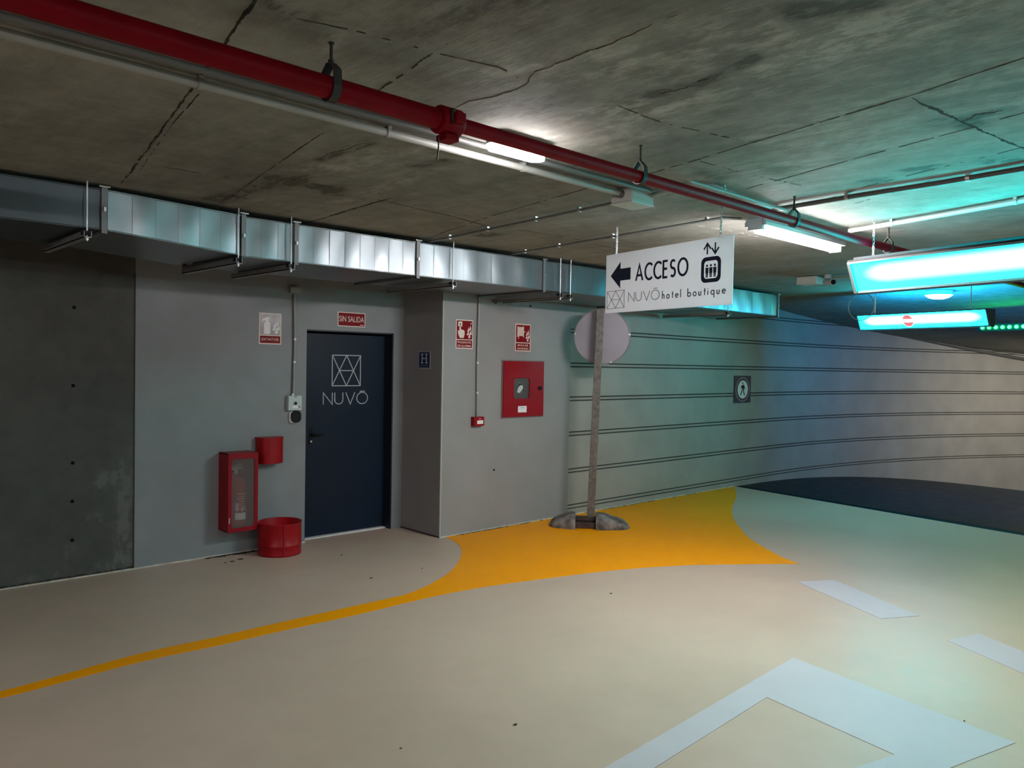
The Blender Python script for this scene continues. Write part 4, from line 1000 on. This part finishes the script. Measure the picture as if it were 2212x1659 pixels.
strokes(b, [Q([(-.08, .34), (-.28, .10)]), Q([(.12, .34), (.27, .02)]), Q([(-.02, .06), (-.32, -.48)]), Q([(.04, .06), (.24, -.50)])], .022, e, e + .0006); b.build('walking_figure', m_black, t)

# ------------------------------------------------------------------ INTERCOM, READER, CONDUITS ON THE WALL
YW = YL - .004
a = at(623.5, 855, 1, YW - .05); c = at(652, 886, 1, YW - .05)
t = thing('intercom', (a.x, YW, c.z), 'silver square intercom plate with camera beside the navy door', 'intercom')
W_, H__ = c.x - a.x, a.z - c.z
b = MB(); b.box((0, -.05, 0), (W_, 0, H__)); b.build('body', m_plastic, t, .003)
b = MB(); b.tube([(W_ * .52, -.049, H__ * .48), (W_ * .52, -.054, H__ * .48)], .014, 20); b.build('camera_lens', m_black, t)
b = MB(); b.tube([(W_ * .52 + .024 * math.cos(q), -.0505, H__ * .48 + .024 * math.sin(q)) for q in np.linspace(0, 2 * PI, 25)[:-1]], .002, 6, closed=True); b.build('lens_ring', m_lamph, t)
b = MB(); b.box((W_ * .27, -.053, H__ * .16), (W_ * .70, -.049, H__ * .32)); b.build('call_button', m_label, t, .002)
b = MB(); b.tube([(W_ * .81, -.049, H__ * .24), (W_ * .81, -.053, H__ * .24)], .006, 10); b.box((W_ * .42, -.052, H__ * .90), (W_ * .62, -.049, H__ * .94)); b.build('speaker_slot', m_black, t)
b = MB(); b.tube([(W_ * .42, -.02, H__), (W_ * .42, -.02, H__ + .02)], .012, 12); b.build('cable_gland', m_label, t)
ICX = a.x + W_ * .47; ICZ = a.z
a = at(628, 886, 1, YW - .04); c = at(650.5, 914, 1, YW - .04)
t = thing('card_reader', (a.x, YW, c.z), 'black rounded card reader just below the silver intercom', 'card reader')
W_, H__ = c.x - a.x, a.z - c.z
b = MB(); b.prism(rrect(.0, .0, W_, H__ - .006, .035, 8), FLAT, 0, .022, smooth=True); b.build('backplate', m_label, t)
b = MB(); b.prism(rrect(.010, .004, W_ - .001, H__ - .004, .045, 8), FLAT, .022, .042, smooth=True); b.build('reader_face', m_black, t, .003)
cx0 = at(637, 860, 1, YW).x; ctop = at(637, 577, 1, YW).z
conduit('conduit', [(ICX, YW - .02, ICZ + .015), (ICX + .01, YW - .02, ICZ + .5), (ICX, YW - .02, 2.33)], .012, 'thin vertical conduit above the intercom beside the navy door', m_pvc, clips=(.32, .55))
t = thing('junction_box', (ICX, YW, 2.34), 'small grey box on the wall under the duct above the door conduit', 'junction box')
MB().box((-.05, -.045, 0), (.05, 0, .05)).build('box', m_pvc, t, .004); MB().box((-.052, -.049, -.002), (.052, -.045, .052)).build('lid', m_pvc, t)
ax1 = at(1031, 760, 1, YR).x
a = at(1024, 901, 1, YR - .05); c = at(1045.5, 919.5, 1, YR - .05)
W_, H__ = c.x - a.x, a.z - c.z
t = thing('fire_call_point', (a.x, YR, c.z), 'small red fire alarm call point at the foot of the wall conduit', 'alarm button')
b = MB(); b.box((0, -.055, 0), (W_, 0, H__)); b.build('body', m_redc, t, .004)
b = MB(); b.box((W_ * .28, -.058, H__ * .22), (W_ * .86, -.055, H__ * .62)); b.build('press_plate', m_label, t, .001)
b = MB(); b.box((W_ * .42, -.0588, H__ * .38), (W_ * .72, -.058, H__ * .44)); b.box((W_ * .5, -.057, H__ * .74), (W_ * .6, -.055, H__ * .84)); b.build('mark', m_scream, t)
conduit('conduit', [(a.x + W_ * .5, YR - .02, a.z), (a.x + W_ * .5 - .008, YR - .02, a.z + .5), (a.x + W_ * .5, YR - .02, 2.40), (a.x + W_ * .5, YR - .02, 2.70)], .012, 'vertical conduit on the pillar face above the red call point', m_pvc, clips=(.16, .36))
b = MB(); p = at(1031, 760, 1, YR)

# ------------------------------------------------------------------ FIRE CABINETS
# depth of the extinguisher cabinet from its visible left side
Xb = at(472, 1060, 1, YW).x
dd = .05
while dd < .5 and at(492.5, 1060, 1, YW - dd).x > Xb + .001: dd += .002
YF = YW - dd
tl = at(492.5, 981, 1, YF); br = at(556, 1143, 1, YF)
W_, H__ = br.x - Xb, tl.z - br.z
EC = thing('extinguisher_cabinet', (Xb, YW, br.z), 'tall red wall cabinet with clear front over an extinguisher', 'cabinet')
b = MB(); th = .012
b.box((0, -dd + .01, 0), (th, 0, H__)); b.box((W_ - th, -dd + .01, 0), (W_, 0, H__)); b.box((0, -dd + .01, 0), (W_, 0, th)); b.box((0, -dd + .01, H__ - th), (W_, 0, H__)); b.box((0, -.006, 0), (W_, 0, H__)); b.build('body', m_redc, EC, .003)
b = MB(); m1 = .030
o_ = rrect(0, 0, W_, H__, .012); i_ = rrect(m1, m1 * 1.2, W_ - m1, H__ - m1 * 1.6, .025); n = len(o_)
for k in range(n): b.prism([o_[k], o_[(k + 1) % n], i_[(k + 1) % n], i_[k]], FLAT, dd - .010, dd + .006)
dr = b.build('door', m_redc, EC)
b = MB(); b.prism(rrect(m1 - .002, m1, W_ - m1 + .002, H__ - m1 * 1.5, .025), FLAT, dd - .006, dd - .002); b.build('window', m_glass, EC)
b = MB(); b.box((.006, -dd - .012, H__ * .12), (.014, -dd - .004, H__ * .19)); b.build('latch', m_steel, EC)
# the extinguisher inside
ex = thing('fire_extinguisher', (Xb + W_ * .54, YW - dd * .5, br.z + .035), 'red fire extinguisher inside the clear-fronted wall cabinet', 'fire extinguisher')
rr_ = min(.075, dd * .38); hh = H__ * .60
b = MB(); b.lathe([(0, 0), (rr_ * .9, 0), (rr_, .012), (rr_, hh - .05), (rr_ * .85, hh - .02), (rr_ * .45, hh + .01), (.018, hh + .02), (.018, hh + .04), (0, hh + .04)], n=28); b.build('cylinder', m_redc, ex)
b = MB(); b.tube([(0, 0, hh + .035), (0, 0, hh + .075)], .016, 12); b.obox((.0, 0, hh + .085), (.045, 0, .004), (0, .012, 0), (-.001, 0, .006)); b.obox((.0, 0, hh + .105), (.05, 0, .012), (0, .010, 0), (-.001, 0, .004)); b.build('valve', m_steel, ex)
b = MB(); b.tube([(-.02, 0, hh + .06), (-.06, -.01, hh + .05), (-rr_ - .012, -.02, hh - .05), (-rr_ - .012, -.02, hh * .5), (-rr_ - .01, -.02, hh * .28)], .009, 10); b.build('hose', m_black, ex)
b = MB()
NL = 10
def patch(a0, a1, z0, z1, o=.001): 
    vs = []
    for k in range(NL + 1):
        a = math.radians(a0 + (a1 - a0) * k / NL)
        for z in (z0, z1): vs.append(((rr_ + o) * math.sin(a), -(rr_ + o) * math.cos(a), z))
    b.add(vs, [(2 * k, 2 * k + 2, 2 * k + 3, 2 * k + 1) for k in range(NL)])
patch(-40, 40, hh * .14, hh * .29)
b.build('white_label', m_label, ex)
b = MB()
for k in range(7): patch(-30 + (k % 2) * 10, 35 - (k % 3) * 8, hh * (.36 + .055 * k), hh * (.375 + .055 * k))
patch(-38, -22, hh * .33, hh * .5, .0015); patch(-6, 8, hh * .33, hh * .40, .0015); patch(20, 32, hh * .33, hh * .40, .0015)
b.build('printed_text', mat('extinguisher_print', (.55, .40, .38), .5), ex)
# half-round red box
a = at(558, 946, 1, YW - .06); c = at(610.5, 998, 1, YW - .06); W_, H__ = c.x - a.x, a.z - c.z
t = thing('wall_box', (a.x + W_ / 2, YW, c.z), 'half-round red box on wall above the red bin', 'box')
b = MB(); pr = [(-W_ / 2, 0), (-W_ / 2, .05)] + [(-W_ / 2 * math.cos(q), .05 + .09 * math.sin(q)) for q in np.linspace(.15, PI - .15, 14)] + [(W_ / 2, .05), (W_ / 2, 0)]
b.prism([(u, -v) for u, v in pr], lambda u, v, d: (u, v, d), 0, H__, smooth=True); b.build('shell', m_redb, t, .002)
b = MB(); b.prism([(u * 1.03, -v * 1.03) for u, v in pr], lambda u, v, d: (u, v, d), H__ - .012, H__ + .003); b.build('lid', m_redb, t, .002)
# bin on the floor
BC = fl(605, 1197); RB = .188; HB = .285
BCx = at(604, 1170, 1, 6.47).x
t = thing('fire_bin', (BCx, 6.47, 0), 'open round red metal bin standing on floor left of the door', 'bin')
b = MB(); b.lathe([(0, .004), (RB * .97, .004), (RB, .0), (RB + .003, .012), (RB, .02), (RB, HB * .30), (RB + .003, HB * .315), (RB, HB * .33), (RB, HB - .012), (RB + .004, HB - .004), (RB + .001, HB), (RB - .004, HB - .003), (RB - .005, .01), (0, .01)], n=48); b.build('drum', m_redb, t)
b = MB(); q = math.radians(-105); b.obox(((RB + .002) * math.cos(q), (RB + .002) * math.sin(q), HB / 2), (.008, 0, 0), (0, .003, 0), (0, 0, HB / 2 - .015)); b.build('seam', m_redb, t)
# hose cabinet
a = at(1087, 779.5, 1, YR - .012); c = at(1172, 897.5, 1, YR - .012); W_, H__ = c.x - a.x, a.z - c.z
HCB = thing('hose_cabinet', (a.x, YR, c.z), 'square red fire hose cabinet with small window set in pillar', 'cabinet')
wx0, wx1, wz0, wz1 = W_ * .255, W_ * .645, H__ * .325, H__ * .695
b = MB(); o_ = rrect(0, 0, W_, H__, .006, 4); i_ = rrect(wx0, wz0, wx1, wz1, .03, 4); n = len(o_)
for k in range(n): b.prism([o_[k], o_[(k + 1) % n], i_[(k + 1) % n], i_[k]], FLAT, .008, .022)
b.build('door', m_redc, HCB)
b = MB(); b.box((-.010, -.012, -.010), (W_ + .010, -.001, .0)); b.box((-.010, -.012, H__), (W_ + .010, -.001, H__ + .010)); b.box((-.010, -.012, 0), (0, -.001, H__)); b.box((W_, -.012, 0), (W_ + .010, -.001, H__)); b.build('frame', mat('cabinet_frame_grey', (.16, .13, .13), .5), HCB)
m_clear = bpy.data.materials.new('clear_window'); m_clear.use_nodes = True; _nt = m_clear.node_tree
_tr = _nt.nodes.new('ShaderNodeBsdfTransparent'); _gl = _nt.nodes.new('ShaderNodeBsdfGlossy'); _gl.inputs['Roughness'].default_value = .2; _mx = _nt.nodes.new('ShaderNodeMixShader'); _mx.inputs[0].default_value = .10
_nt.links.new(_tr.outputs[0], _mx.inputs[1]); _nt.links.new(_gl.outputs[0], _mx.inputs[2]); _nt.links.new(_mx.outputs[0], _nt.nodes['Material Output'].inputs[0])
b = MB(); b.prism(rrect(wx0 - .004, wz0 - .004, wx1 + .004, wz1 + .004, .03), FLAT, .0112, .014); b.build('window', m_clear, HCB)
b = MB(); b.box((wx0, -.0065, wz0), (wx1, -.001, wz1)); b.build('inner_back', mat('cabinet_inner', (.10, .075, .07), .6), HCB)
hx, hz = W_ * .42, H__ * .52
b = MB(); b.tube([(hx, -.0067, hz), (hx, -.0105, hz)], .055, 28); b.build('hose_hub', m_dark, HCB)
b = MB(); b.tube([(hx + .045 * math.cos(q), -.0085, hz + .055 * math.sin(q)) for q in np.linspace(.4, 5.6, 22)], .003, 6); b.build('hose', m_box, HCB)
b = MB(); b.prism([(hx - .045, hz - .045), (hx - .02, hz + .012), (hx + .01, hz + .028), (hx + .042, hz + .022), (hx + .045, hz - .005), (hx + .02, hz - .035), (hx - .015, hz - .055)], FLAT, .0100, .0109); b.build('nozzle', m_label, HCB)
b = MB(); b.tube([(W_ * .90, -.021, H__ * .51), (W_ * .90, -.034, H__ * .51)], .024, 18); b.build('lock', m_black, HCB)
b = MB(); b.box((W_ * .36, -.0235, H__ * .075), (W_ * .57, -.0222, H__ * .19)); lab = b.build('paper_label', m_label, HCB)
b = MB(); b.box((W_ * .42, -.0242, H__ * .155), (W_ * .51, -.0236, H__ * .163)); b.build('label_text', m_pvcd, HCB)
